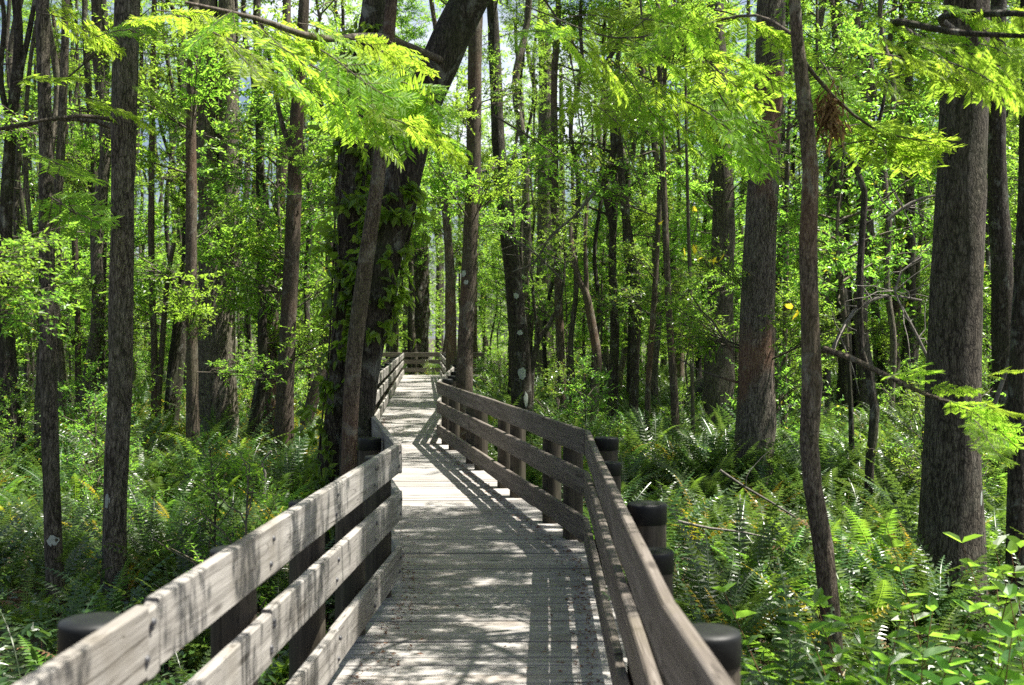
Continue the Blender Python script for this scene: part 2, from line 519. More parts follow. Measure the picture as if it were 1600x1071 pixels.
rd = np.random.default_rng(11)
walk = thing('boardwalk', 'weathered grey plank boardwalk zigzagging away through the swamp forest', 'boardwalk', (0, 0, 0))
g = Geo()
def plank(g, quad, z0, z1, tilt=0.0):
    q = np.array(quad)
    c = 0.004
    top = np.c_[q, np.full(4, z1) + np.array([-tilt, -tilt, tilt, tilt])]
    bot = np.c_[q, np.full(4, z0)]
    mid = top.copy(); mid[:, 2] -= c
    ctr = q.mean(0)
    ins = np.array([[0, c], [0, c], [0, -c], [0, -c]])
    top[:, :2] = q + ins
    v = np.vstack([bot, mid, top])
    f = []
    for a in range(4):
        b = (a + 1) % 4
        f += [[a, b, 4 + b, 4 + a], [4 + a, 4 + b, 8 + b, 8 + a]]
    f += [[8, 9, 10, 11], [3, 2, 1, 0]]
    g.add(v, f, 0, False)


pitch = 0.143
k = 0
y = -1.2
while y < 45.4:
    gap = 0.008 + rd.uniform(0, 0.006)
    y0, y1 = y, y + pitch - gap
    e = rd.uniform(-0.02, 0.02, 2)
    dz = rd.normal(0, 0.0022)
    a = -0.030 * min(1, max(0, (y - 8) / 3)) * (1 if y < 25 else 0.5)
    q = [(xl(y0) - 0.17 + e[0], y0), (xr(y0) + 0.17 + e[1], y0), (xr(y1) + 0.17 + e[1], y1), (xl(y1) - 0.17 + e[0], y1)]
    q = [(p, yy + (p - (xl(yy) + xr(yy)) / 2) * 0.012) for p, yy in q]
    plank(g, q, -0.038, dz, rd.normal(0, 0.0012))
    y += pitch
# the cross walk at the far end
x = -34.0
while x < -1.0:
    base = 45.55 + 0.12 * abs(x + 3.7) * 0.35
    plank(g, [(x, base), (x + 0.14, base), (x + 0.14, base + 1.6), (x, base + 1.6)], -0.038, rd.normal(0, 0.002))
    x += 0.147
link('decking', g.mesh('decking', [M_DECK]), walk)
g = Geo()
for side, P_, off in ((-1, LP, 0.10), (1, RP, -0.10), (0, None, 0)):
    ys = np.concatenate([np.linspace(-1.2, 45, 60)])
    xs = xl(ys) - 0.02 if side < 0 else xr(ys) + 0.02 if side > 0 else (xl(ys) + xr(ys)) / 2
    for a in range(len(ys) - 1):
        h = 0.022
        v = []
        for zz in (-0.26, -0.04):
            v += [(xs[a] - h, ys[a], zz), (xs[a] + h, ys[a], zz), (xs[a + 1] + h, ys[a + 1], zz), (xs[a + 1] - h, ys[a + 1], zz)]
        g.add(v, [[0, 1, 5, 4], [1, 2, 6, 5], [2, 3, 7, 6], [3, 0, 4, 7], [0, 3, 2, 1], [4, 5, 6, 7]], 0)
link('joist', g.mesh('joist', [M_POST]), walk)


def board_mesh(L, h=0.184, t=0.040, rng=rd):
    """one rail board, local x along it, inner face at y=0, eased edges, a slight bow"""
    g = Geo()
    c = 0.006
    prof = np.array([(0, c), (0, h - c), (c, h), (t - c, h), (t, h - c), (t, c), (t - c, 0), (c, 0)])
    n = max(2, int(L / 0.35))
    xs = np.linspace(0, L, n + 1)
    bow = rng.uniform(-0.004, 0.004); cup = rng.uniform(-0.003, 0.003)
    v = []
    for xx in xs:
        s = math.sin(math.pi * xx / L)
        for (yy, zz) in prof:
            v.append((xx, yy + cup * s + rng.normal(0, 0.0006), zz + bow * s + rng.normal(0, 0.0008)))
    f = []
    for a in range(n):
        for b in range(8):
            b2 = (b + 1) % 8
            f.append((a * 8 + b, (a + 1) * 8 + b, (a + 1) * 8 + b2, a * 8 + b2))
    g.add(v, f, 0, False)
    g.add(v[:8], [list(range(8))], 0)
    g.add(v[-8:], [list(range(7, -1, -1))], 0)
    return g


def bolt_mesh():
    g = Geo()
    th = np.arange(8) * np.pi / 4
    rings = [(0.012, 0.0), (0.012, -0.004), (0.008, -0.008), (0.003, -0.0095)]
    v = [(r_ * math.cos(t), yy, r_ * math.sin(t)) for r_, yy in rings for t in th]
    f = [(a * 8 + b, a * 8 + (b + 1) % 8, (a + 1) * 8 + (b + 1) % 8, (a + 1) * 8 + b) for a in range(3) for b in range(8)]
    g.add(v, f, 0, True)
    g.add(v[-8:], [list(range(8))], 0)
    return g.mesh('bolt', [M_BOLT])


BOLT = bolt_mesh()


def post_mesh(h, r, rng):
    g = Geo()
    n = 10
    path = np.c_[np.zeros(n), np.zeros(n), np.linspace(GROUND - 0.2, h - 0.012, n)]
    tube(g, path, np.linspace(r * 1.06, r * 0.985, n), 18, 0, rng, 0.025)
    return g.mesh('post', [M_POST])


def cap_mesh(r, hh=0.085):
    g = Geo()
    th = np.arange(24) * 2 * np.pi / 24
    rings = [(r * 1.0, -hh), (r * 1.035, -hh + 0.004), (r * 1.035, -0.014), (r * 1.025, -0.006), (r * 0.985, 0.0), (r * 0.6, 0.004), (r * 0.2, 0.006)]
    v = [(q * math.cos(t), q * math.sin(t), zz) for q, zz in rings for t in th]
    f = [(a * 24 + b, a * 24 + (b + 1) % 24, (a + 1) * 24 + (b + 1) % 24, (a + 1) * 24 + b) for a in range(len(rings) - 1) for b in range(24)]
    g.add(v, f, 0, True)
    g.add(v[-24:], [list(range(24))], 0)
    return g.mesh('post_cap', [M_CAP])


POSTS = [(post_mesh(0.93, 0.083, rd), cap_mesh(0.083)) for _ in range(3)]
LEVELS = (0.776, 0.470, 0.112)


def railing(label, pts, side, posts, joints, group='rail runs along the boardwalk', mat=None, bolts=False, short=(), cap_low=0.0):
    """pts: the inner face line (x, y); side: +1 the posts stand to the right of the line's travel; posts, joints: distances y (or x) on the line"""
    pts = np.array(pts, float)
    seg = np.linalg.norm(np.diff(pts, axis=0), axis=1)
    s = np.concatenate([[0], np.cumsum(seg)])
    root = thing('boardwalk_railing', label, 'railing', (pts[0][0], pts[0][1], 0), 0, group)
    o0 = np.array([pts[0][0], pts[0][1]])
    at = lambda q: np.array([np.interp(q, s, pts[:, 0]), np.interp(q, s, pts[:, 1])])
    def out(q):
        d = unit(at(min(q + 0.02, s[-1])) - at(max(q - 0.02, 0)))
        return np.array([d[1], -d[0]]) * side
    for lev, z in enumerate(LEVELS):
        cuts = sorted(set([0.0, s[-1]] + [c for c in s[1:-1]] + [c for c in joints[lev % len(joints)] if 0.3 < c < s[-1] - 0.3]))
        for a, b in zip(cuts[:-1], cuts[1:]):
            A, B = at(a), at(b)
            d = B - A
            L = np.linalg.norm(d) - 0.006
            ang = math.atan2(d[1], d[0])
            gb = board_mesh(L)
            if side > 0:                                   # thickness goes to the right of travel
                for q in gb.v: q[:, 1] *= -1
                gb.f = [np.asarray(f)[:, ::-1] for f in gb.f]
            o = link('rail_board', gb.mesh('rail_board', [mat or M_RAIL]), root,
                     (A[0] - o0[0], A[1] - o0[1], z + rd.normal(0, 0.004)), (rd.normal(0, 0.006), 0, ang + rd.normal(0, 0.0015)))
            if bolts:
                for q in list(posts) + [w for w, lo in short if lo > 0]:
                    if a <= q <= b:
                        for dz, dx in ((0.05, -0.02), (0.135, 0.02)):
                            link('bolt', BOLT, o, (q - a + dx, 0.0 if side < 0 else 0.0, dz), (0, 0, 0 if side < 0 else math.pi))
    for q, low in [(w, 0.0) for w in posts] + list(short):
        pm, cm = POSTS[int(rd.integers(3))]
        c = at(q) + out(q) * (0.040 + 0.100)
        dz = low - cap_low + rd.normal(0, 0.008)
        p = link('post', pm, root, (c[0] - o0[0], c[1] - o0[1], dz), (0, 0, rd.uniform(0, 6.28)))
        link('post_cap', cm, p, (0, 0, 0.945))
    return root


def ypos(pts, ys):
    pts = np.array(pts, float)
    s = np.concatenate([[0], np.cumsum(np.linalg.norm(np.diff(pts, axis=0), axis=1))])
    return [float(np.interp(yy, pts[:, 1], s)) for yy in ys]


l1 = [tuple(LP[0]), tuple(LP[1]), tuple(LP[2])]
railing('sunlit grey near railing of three boards on the left of the boardwalk', l1, -1,
        ypos(l1, [0.8, 1.75, 3.98, 5.09, 6.09, 6.98]), [ypos(l1, [2.80]), ypos(l1, [3.98]), ypos(l1, [5.09])], bolts=True, cap_low=0.06, short=[(ypos(l1, [2.80])[0], 0.04)])
l2 = [tuple(LP[2]), tuple(LP[3])]
railing('short railing run bending away behind the vine covered tree', l2, -1, ypos(l2, [8.1, 9.6, 11.1, 12.3, 13.1]), [ypos(l2, [10.2]), ypos(l2, [9.6]), ypos(l2, [11.1])], cap_low=0.04)
l3 = [tuple(LP[3]), tuple(LP[4])]
ps = list(np.arange(14.5, 45, 2.1))
railing('far railing in bright sun on the left of the straight stretch', l3, -1, ypos(l3, ps), [ypos(l3, ps[1::2]), ypos(l3, ps[2::2]), ypos(l3, ps[1::2])], cap_low=0.02)
r1 = [tuple(RP[0]), tuple(RP[1]), tuple(RP[2])]
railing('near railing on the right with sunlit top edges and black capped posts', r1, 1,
        ypos(r1, [0.9, 4.70, 7.65]), [ypos(r1, [4.7]), ypos(r1, [5.6]), ypos(r1, [4.7])], mat=M_RAIL_SHADED, bolts=False, short=list(zip(ypos(r1, [2.95, 4.45, 7.38]), (-0.085, -0.16, -0.13))))
r2 = [tuple(RP[2]), tuple(RP[3])]
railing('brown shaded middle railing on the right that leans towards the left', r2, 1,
        ypos(r2, [9.0, 9.75, 11.3, 12.0, 13.6, 14.3, 16.0, 16.8]), [ypos(r2, [9.9, 12.4]), ypos(r2, [10.1, 13.7]), ypos(r2, [9.9, 13.2])], mat=M_RAIL_SHADED, cap_low=0.07)
r3 = [tuple(RP[3]), tuple(RP[4]), tuple(RP[5])]
ps = list(np.arange(18, 45, 2.2))
railing('far railing on the right leading to the end of the walk', r3, 1, ypos(r3, ps), [ypos(r3, ps[1::2]), ypos(r3, ps[2::2]), ypos(r3, ps[1::2])])
r4 = [(-34.0, 51.2), (-3.9, 47.3), (-1.2, 47.5)]
s4 = np.arange(0.5, 32.8, 2.4)
railing('dark cross railing closing the end of the boardwalk and running on through the trees', r4, -1, list(s4), [list(s4[1::2]), list(s4[::2]), list(s4[1::2])], mat=M_RAIL_SHADED)

# leaf litter blown against the edges of the deck
g = Geo()
n = 3000
yy = rd.uniform(3.5, 22, n)
side = rd.random(n) < 0.5
edge = np.where(side, xl(yy) + 0.02, xr(yy) - 0.02)
off = np.abs(rd.exponential(0.07, n)) * np.where(side, 1, -1)
keep = (yy > 5)
P = np.c_[edge + off, yy, 0.004 + rd.uniform(0, 0.006, n)]
D = unit(np.c_[rd.normal(0, 1, n), rd.normal(0, 1, n), rd.normal(0, 0.12, n)])
Nn = unit(np.c_[rd.normal(0, 0.25, (n, 2)), np.ones(n)])
leaves(g, P, D, Nn, rd.uniform(0.015, 0.05, n), rd.uniform(0.004, 0.016, n), 0)
tag(link('leaf_litter', g.mesh('leaf_litter', [L_DEAD])), 'reddish brown dead needles gathered along both edges of the planks', 'leaf litter', None, 'stuff')
# ---------------------------------------------------------------- foliage builders
def branchy(rng, stem, centres, starts, rad, twigs, nleaf, tl, L, Wd, spread=0.35, flat=0.6, hexa=False, droop=0.12, fold=0.15, geo=None, limb_r=0.014, sag=0.12):
    """limbs from starts to centres, twigs along the outer part of every limb and alternate leaves on every twig"""
    g = geo or Geo()
    n = len(centres)
    lr = np.broadcast_to(np.asarray(limb_r, float), (n,))
    TS, TD = [], []
    for i in range(n):
        a, b = starts[i], centres[i]
        ln = np.linalg.norm(b - a)
        mid = (a + b) / 2 + np.array([rng.normal(0, .08), rng.normal(0, .08), sag * rng.uniform(0.2, 1)]) * ln
        q = np.linspace(0, 1, 6)[:, None]
        path = (1 - q) ** 2 * a + 2 * q * (1 - q) * mid + q * q * b
        path[1:-1] += rng.normal(0, 0.02 * ln, (4, 3))
        tube(g, path, np.linspace(lr[i], 0.0035, 6), 4, 1, None, cap=False)
        m = int(twigs * rng.uniform(0.7, 1.3))
        t = np.clip(rng.beta(2.2, 1.1, m), 0.22, 1)
        base = np.stack([np.interp(t * 5, np.arange(6), path[:, c]) for c in range(3)], 1)
        d = unit(b - a)
        dirs = unit(d * 0.8 + rng.normal(0, 1, (m, 3)) * np.array([1, 1, flat]))
        TS.append(base + rng.normal(0, rad * 0.10, (m, 3)))
        TD.append(dirs)
    TS, TD = np.concatenate(TS), np.concatenate(TD)
    tlen = tl * rng.uniform(0.6, 1.35, len(TS))
    TE = TS + TD * tlen[:, None] - np.array([0, 0, 1]) * (tlen * droop)[:, None]
    twig_cones(g, TS, TE, 0.0045, 1)
    K = nleaf
    q = np.linspace(0.12, 1.0, K)[None, :, None]
    P = TS[:, None, :] + (TE - TS)[:, None, :] * q
    dirn = unit(TE - TS)[:, None, :]
    side = unit(np.cross(dirn, rng.normal(0, 0.45, (len(TS), 1, 3)) + [0, 0, 1.0]))
    alt = np.where(np.arange(K) % 2 == 0, 1, -1)[None, :, None]
    D = unit(side * alt * 0.9 + dirn * 0.65 + rng.normal(0, spread, (len(TS), K, 3)))
    Nn = np.array([0, 0, 1.0]) + rng.normal(0, spread * 1.1, (len(TS), K, 3))
    m = len(TS) * K
    keep = rng.random(m) < 0.9
    leaves(g, P.reshape(-1, 3)[keep], D.reshape(-1, 3)[keep], Nn.reshape(-1, 3)[keep],
           (L * rng.uniform(0.6, 1.25, m))[keep], (Wd * rng.uniform(0.7, 1.2, m))[keep], 0, fold, 0.12, hexa)
    return g


def crown(rng, H, Rr, nclump, twigs, nleaf, tl, L, Wd, low=0.12, shape=0.6, up=0.35, **kw):
    """crown with its own leader and limbs; the foot of the leader is the origin"""
    g = Geo()
    w1, w2 = wobble(rng), wobble(rng)
    zz = np.linspace(0, H, 14)
    amp = 0.05 * H
    lead = np.c_[amp * (w1(zz) - w1(0)), amp * (w2(zz) - w2(0)), zz]
    tube(g, lead, np.linspace(0.016 * H * 0.45 + 0.01, 0.006, 14), 6, 1, None, cap=False)
    cs, ss, lr = [], [], []
    a = rng.uniform(0, 6.28)
    for i in range(nclump):
        u = (i + rng.uniform(0, 1)) / nclump
        h = H * (low + (1 - low) * u)
        r = Rr * (math.sin(math.pi * min(1, 0.18 + 0.80 * u)) ** shape) * rng.uniform(0.45, 1.1)
        a += 2.4 + rng.normal(0, 0.5)
        at = lambda hh: np.array([np.interp(hh, zz, lead[:, 0]), np.interp(hh, zz, lead[:, 1]), hh])
        cs.append(at(h) + np.array([r * math.cos(a), r * math.sin(a), rng.normal(0, 0.1 * Rr)]))
        ss.append(at(max(0.02 * H, h - r * up)))
        lr.append(0.006 + 0.010 * r)
    return branchy(rng, lead, cs, ss, Rr * 0.4, twigs, nleaf, tl, L, Wd, geo=g, limb_r=np.array(lr), **kw)


def bough(rng, L=1.0, leaf=0.075, wd=0.015, nt=11, hang=0.10):
    """feathery cypress bough along +x, its side twigs flat"""
    g = Geo()
    q = np.linspace(0, 1, 9)
    path = np.c_[q * L, 0.05 * L * np.sin(q * 3 + rng.uniform(0, 3)), -hang * L * q * q + 0.02 * np.sin(q * 6)]
    tube(g, path, np.linspace(0.008, 0.002, 9), 5, 1, None, cap=False)
    TS, TE = [], []
    for k in range(nt):
        t = 0.12 + 0.86 * (k + rng.uniform(0, .5)) / nt
        b = np.array([np.interp(t, q, path[:, c]) for c in range(3)])
        sgn = 1 if k % 2 else -1
        ln = L * 0.42 * (1 - 0.62 * t) * rng.uniform(0.75, 1.2)
        d = unit(np.array([0.75, sgn * 0.75, rng.normal(-0.10, 0.16)]))
        TS.append(b); TE.append(b + d * ln + np.array([0, 0, -0.10 * ln]))
    TS.append(path[5]); TE.append(path[-1] + np.array([0.08 * L, 0, -0.03 * L]))
    TS, TE = np.array(TS), np.array(TE)
    twig_cones(g, TS, TE, 0.003, 1)
    P, D, Nn = [], [], []
    for a, b in zip(TS, TE):
        ln = np.linalg.norm(b - a)
        m = max(6, int(ln / 0.0125))
        t = np.linspace(0.08, 1, m)[:, None]
        d = unit(b - a)
        s = unit(np.cross(d, [0, 0, 1.0]) + rng.normal(0, 0.08, 3))
        alt = np.where(np.arange(m) % 2 == 0, 1.0, -1.0)[:, None]
        P.append(a + (b - a) * t)
        D.append(s * alt * 0.85 + d * 0.62 + rng.normal(0, 0.12, (m, 3)) + np.array([0, 0, -0.06]))
        Nn.append(np.array([0, 0, 1.0]) + rng.normal(0, 0.28, (m, 3)))
    P, D, Nn = map(np.concatenate, (P, D, Nn))
    m = len(P)
    leaves(g, P, D, Nn, leaf * rng.uniform(0.65, 1.2, m), wd * rng.uniform(0.8, 1.2, m), 0, 0.10, 0.10, True)
    return g


def fern(rng, nf=14, FL=0.85, pairs=24, pw=0.017, pl=0.075, up=1.05, stiff=0.9, stem=0.12):
    g = Geo()
    a = rng.uniform(0, 6.28)
    for k in range(nf):
        a += 2.4 + rng.normal(0, 0.25)
        el = np.clip(up + rng.normal(0, 0.22), 0.25, 1.45)
        L = FL * rng.uniform(0.6, 1.15)
        n = 12
        t = np.linspace(0, 1, n)
        ang = el - stiff * (t ** 1.5) * rng.uniform(0.7, 1.4)
        ds = L / (n - 1)
        h = np.concatenate([[0], np.cumsum(np.cos(ang[:-1]) * ds)])
        z = np.concatenate([[0], np.cumsum(np.sin(ang[:-1]) * ds)])
        tw = rng.normal(0, 0.25)
        az = a + tw * t
        path = np.c_[h * np.cos(az), h * np.sin(az), z]
        T = unit(np.gradient(path, axis=0))
        side = unit(np.cross(T, [0, 0, 1.0]) + 1e-6)
        Nn = np.cross(side, T)
        roll = rng.normal(0, 0.3)
        side, Nn = side * math.cos(roll) + Nn * math.sin(roll), Nn * math.cos(roll) - side * math.sin(roll)
        w = 0.0035
        v = np.stack([path + side * w, path - side * w], 1).reshape(-1, 3)
        i = np.arange(n - 1)
        g.add(v, np.stack([2 * i, 2 * i + 1, 2 * i + 3, 2 * i + 2], 1), 1)
        tp = np.linspace(stem, 0.985, pairs)
        I = lambda A: np.stack([np.interp(tp, t, A[:, c]) for c in range(3)], 1)
        P, Tt, Ss, NN = I(path), I(T), I(side), I(Nn)
        prof = pl * (np.sin(np.pi * np.clip(0.16 + 0.84 * (tp - stem) / (1 - stem), 0, 1) ** 0.75) ** 0.8 + 0.05)
        for sg in (1, -1):
            D = Ss * sg + Tt * (0.25 + 0.35 * tp[:, None]) - NN * 0.10 + rng.normal(0, 0.05, P.shape)
            leaves(g, P, D, NN + rng.normal(0, 0.12, P.shape), prof * rng.uniform(0.85, 1.1, pairs), pw * (0.6 + 0.6 * prof / pl), 0, 0.10, 0.15, False, 0.3)
    return g


def upright(rng, ns=9, h=1.1, nl=9, L=0.10, Wd=0.042, sp=0.35, hexa=True):
    """shrub of upright shoots with opposite pairs of lance shaped leaves"""
    g = Geo()
    for k in range(ns):
        a = rng.uniform(0, 6.28); r = sp * math.sqrt(rng.uniform(0, 1))
        H = h * rng.uniform(0.6, 1.15)
        t = np.linspace(0, 1, 7)[:, None]
        lean = rng.normal(0, 0.22, 2)
        path = np.c_[r * math.cos(a) + lean[0] * H * t ** 1.4, r * math.sin(a) + lean[1] * H * t ** 1.4, H * t]
        tube(g, path, np.linspace(0.006, 0.002, 7), 4, 1, None, cap=False)
        m = max(4, int(nl * H / h))
        tp = np.linspace(0.30, 1.0, m)
        P = np.stack([np.interp(tp, t[:, 0], path[:, c]) for c in range(3)], 1)
        rot = rng.uniform(0, 3.14) + np.arange(m) * 1.57
        size = L * (1.05 - 0.32 * tp)
        for sg in (0, math.pi):
            D = np.c_[np.cos(rot + sg), np.sin(rot + sg), 0.30 + 0.8 * (tp - 0.5)] + rng.normal(0, 0.15, (m, 3))
            Nn = np.array([0, 0, 1.0]) + rng.normal(0, 0.25, (m, 3))
            leaves(g, P, D, Nn, size * rng.uniform(0.75, 1.2, m), Wd * (1.05 - 0.32 * tp), 0, 0.16, 0.25, hexa)
    return g


rf = np.random.default_rng(2024)
CAN = [crown(rf, 7.0, 2.5, 34, 20, 13, 0.42, 0.135, 0.052, flat=0.35).mesh('crown', [L_CAN, B_TWIG]) for _ in range(3)]
CYPC = [crown(rf, 6.5, 2.0, 38, 20, 20, 0.38, 0.10, 0.028, flat=0.3).mesh('crown', [L_CYP, B_TWIG]) for _ in range(2)]
UND = [crown(rf, 4.2, 1.45, 36, 14, 11, 0.34, 0.088, 0.044, low=0.15).mesh('crown', [L_BRD, B_TWIG]) for _ in range(3)] + \
      [crown(rf, 4.6, 1.4, 34, 14, 12, 0.36, 0.095, 0.036, low=0.12, flat=0.35).mesh('crown', [L_CAN, B_TWIG]) for _ in range(2)]
TALLU = [crown(rf, 11.0, 2.1, 54, 14, 11, 0.42, 0.135, 0.062, low=0.03, shape=0.35).mesh('crown', [L_BRD, B_TWIG]),
         crown(rf, 11.5, 2.0, 54, 14, 11, 0.42, 0.135, 0.055, low=0.03, shape=0.35).mesh('crown', [L_CAN, B_TWIG]),
         crown(rf, 10.0, 2.2, 48, 14, 11, 0.42, 0.125, 0.060, low=0.06, shape=0.4).mesh('crown', [L_DRK, B_TWIG])]
SHR = [crown(rf, 1.6, 0.75, 20, 10, 10, 0.24, 0.062, 0.027, low=0.12, up=0.9).mesh('foliage', [L_DRK, B_TWIG]),
       crown(rf, 2.3, 0.9, 24, 10, 10, 0.26, 0.070, 0.032, low=0.12, up=0.9).mesh('foliage', [L_BRD, B_TWIG]),
       crown(rf, 1.9, 0.9, 24, 10, 10, 0.26, 0.060, 0.024, low=0.10, up=0.9).mesh('foliage', [L_CAN, B_TWIG])]
BOU = [bough(rf, 1.0, 0.090, 0.018).mesh('bough', [L_CYP, B_TWIG]) for _ in range(4)]
BOUF = [bough(rf, 1.0, 0.105, 0.022, 12).mesh('bough', [L_CYP, B_TWIG]) for _ in range(4)]
FERNS = {'dark': [fern(rf, 15, 0.95, 22, 0.026, 0.085).mesh('fern', [L_FRN, L_FRN]), fern(rf, 13, 0.80, 20, 0.026, 0.075).mesh('fern', [L_FRN, L_FRN]),
                  fern(rf, 18, 1.1, 26, 0.027, 0.095, 1.1).mesh('fern', [L_FRN, L_FRN])],
         'light': [fern(rf, 14, 0.95, 24, 0.025, 0.095, 0.95).mesh('fern', [L_FRL, L_FRL])],
         'yellow': [fern(rf, 9, 0.85, 20, 0.017, 0.065, 1.15).mesh('fern', [L_FRY, L_FRY])],
         'brown': [fern(rf, 9, 0.75, 20, 0.015, 0.06, 0.8, 1.5).mesh('fern', [L_FRB, L_FRB])]}

def shoot(rng, L=1.1, n=9):
    """small leafy side shoot growing along +x from the bark"""
    cs = [np.array([L * rng.uniform(0.35, 1.0), rng.normal(0, .22), rng.normal(0.12, .2)]) for _ in range(n)]
    ss = [np.array([c[0] * 0.35, c[1] * 0.2, c[2] * 0.3]) for c in cs]
    g = Geo()
    tube(g, np.array([[0, 0, 0], [L * .5, 0, .05], [L, 0, .08]]), [0.012, 0.008, 0.004], 5, 1, None, cap=False)
    return branchy(rng, None, cs, ss, 0.3, 7, 9, 0.22, 0.068, 0.032, geo=g, limb_r=0.006)


SHO = [shoot(rf, 1.0).mesh('leafy_shoot', [m, B_TWIG]) for m in (L_BRD, L_CAN, L_DRK)] + [shoot(rf, 1.5, 13).mesh('leafy_shoot', [L_CAN, B_TWIG])]

# ---------------------------------------------------------------- the trees the photograph shows one by one
NT = [0]
def tree(name, label, z, pts, H=10.5, crown_of=None, csc=1.0, bark=None, flare=0.35, flutes=6, rough=0.07, dz=0.0, fork=(), lich=(), sides=14, group=None, bend_top=0.5, cat='tree'):
    """pts: (photo x, photo y, photo width) from the foot upwards, all about z metres away"""
    NT[0] += 1
    rng = np.random.default_rng(700 + NT[0])
    P = []
    for (x, y, w) in pts:
        p = px(x, y, z)
        P.append([p[0], p[1], p[2], w / FPX * z / 2])
    P = np.array(sorted(P, key=lambda q: q[2]))
    lo, nx = P[0], P[1]
    if lo[2] > GROUND:
        sl = (nx[:2] - lo[:2]) / max(0.1, nx[2] - lo[2])
        f = np.array([*(lo[:2] - sl * (lo[2] - GROUND)), GROUND, lo[3] * 1.03])
        P = np.vstack([f, P])
    a, b = P[-2], P[-1]
    top = b[2]
    if H > top + 0.5:
        sl = (b[:2] - a[:2]) / max(0.1, b[2] - a[2]) * bend_top
        m = (H + top) / 2
        P = np.vstack([P, [*(b[:2] + sl * (m - top) + rng.normal(0, .06, 2)), m, b[3] * 0.85], [*(b[:2] + sl * (H - top) * 0.8 + rng.normal(0, .1, 2)), H, b[3] * 0.66]])
    P[:, 1] += dz * (P[:, 2] - GROUND)
    base = np.array([P[0][0], P[0][1], GROUND])
    root = thing(name, label, cat, tuple(base), 0, group)
    Q = smooth_path(P, 0.22)
    Q[0, 2] -= 0.15
    Q[:, :3] -= base
    g = Geo()
    tube(g, Q[:, :3], Q[:, 3], sides, 0, rng, rough, flare, flutes, True, 0.0)
    for (fp, w0, w1) in fork:                       # second stems and bare limbs: photo points
        F = np.array([px(x, y, z + (q[0] if q else 0)) for (x, y, *q) in fp]) - base
        rr = np.interp(np.linspace(0, 1, len(F)), [0, 1], [w0 / FPX * z / 2, w1 / FPX * z / 2])
        F = smooth_path(np.c_[F, rr], 0.15)
        tube(g, F[:, :3], F[:, 3], 8, 0, rng, rough * 1.2)
    link('trunk', g.mesh('trunk', [bark or B_CYP]), root)
    for (x, y, w, h) in lich:                       # pale round patches on the bark
        c = px(x, y, z) - base
        k = int(np.argmin(np.abs(Q[:, 2] - c[2])))
        rad = Q[k, 3] * (1 + rough * 0.6)
        gl = Geo()
        dx = np.clip((c[0] - Q[k, 0]) / rad, -0.9, 0.9)
        cy = math.asin(dx)
        ww, hh = w / FPX * z / 2, h / FPX * z / 2
        th = np.arange(14) * 2 * np.pi / 14
        V = [(0, 0)] + [(math.cos(t) * rng.uniform(.62, 1.1), math.sin(t) * rng.uniform(.65, 1.1)) for t in th]
        vv = []
        for e, (u, s) in enumerate(V):
            an = cy + u * ww / rad
            rr = rad + 0.006 if e == 0 else rad + 0.001
            zz = c[2] + s * hh
            q0 = np.array([np.interp(zz, Q[:, 2], Q[:, 0]), np.interp(zz, Q[:, 2], Q[:, 1])])
            vv.append((q0[0] + rr * math.sin(an), q0[1] - rr * math.cos(an), zz))
        gl.add(vv, [(0, 1 + e, 1 + (e + 1) % 14) for e in range(14)], 0, True)
        link('lichen_patch', gl.mesh('lichen_patch', [L_LICH]), root)
    if z > 12 and H > 7.5 and name != 'palm_trunk':
        for _ in range(9):
            hh = rng.uniform(4.2 if 620 < pts[0][0] < 840 else 1.8, min(Q[-1, 2] - 0.5, 0.36 * z + 1))
            p = [np.interp(hh, Q[:, 2], Q[:, c]) for c in range(4)]
            an = rng.uniform(0, 6.28)
            link('leafy_shoot', SHO[int(rng.integers(4))], root, (p[0] + p[3] * .8 * math.cos(an), p[1] + p[3] * .8 * math.sin(an), hh), (0, rng.uniform(-0.6, 0.15), an), rng.uniform(0.7, 1.5))
    if crown_of is not None:
        t = Q[-1]
        if z > 16 and H > 7.5: csc *= 0.5
        link('crown', crown_of, root, tuple(t[:3] - np.array([0, 0, 0.35])), (0, 0, rng.uniform(0, 6.28)), csc)
    return root, Q, base


def add_bough(root, base, x0, y0, x1, y1, z, kind=None, roll=None, sc=1.0, rng=rf):
    """a leafy bough of the tree `root` that starts at one photo point and ends at another"""
    dzz = rng.uniform(-0.5, 0.5)
    z = z + rng.uniform(-0.3, 0.5)
    a, b = px(x0, y0, z), px(x1, y1, z + dzz)
    d = b - a
    L = np.linalg.norm(d)
    q = Vector(d).to_track_quat('X', 'Z')
    rl = Matrix.Rotation(rng.normal(0.0, 0.45) if roll is None else roll, 4, 'X')
    e = (q.to_matrix().to_4x4() @ rl).to_euler()
    me = (kind or BOU)[int(rng.integers(len(kind or BOU)))]
    o = link('bough', me, root, tuple(a - base), e, L * sc)
    return o


def limb(root, base, pts, r0, r1, bark=None, name='limb'):
    F = np.array([px(x, y, z) for (x, y, z) in pts]) - base
    F = smooth_path(np.c_[F, np.linspace(r0, r1, len(F))], 0.12)
    g = Geo()
    tube(g, F[:, :3], F[:, 3], 7, 0, rf, 0.08)
    return link(name, g.mesh(name, [bark or B_TWIG]), root)


c0, c1 = CYPC
k0, k1, k2 = CAN
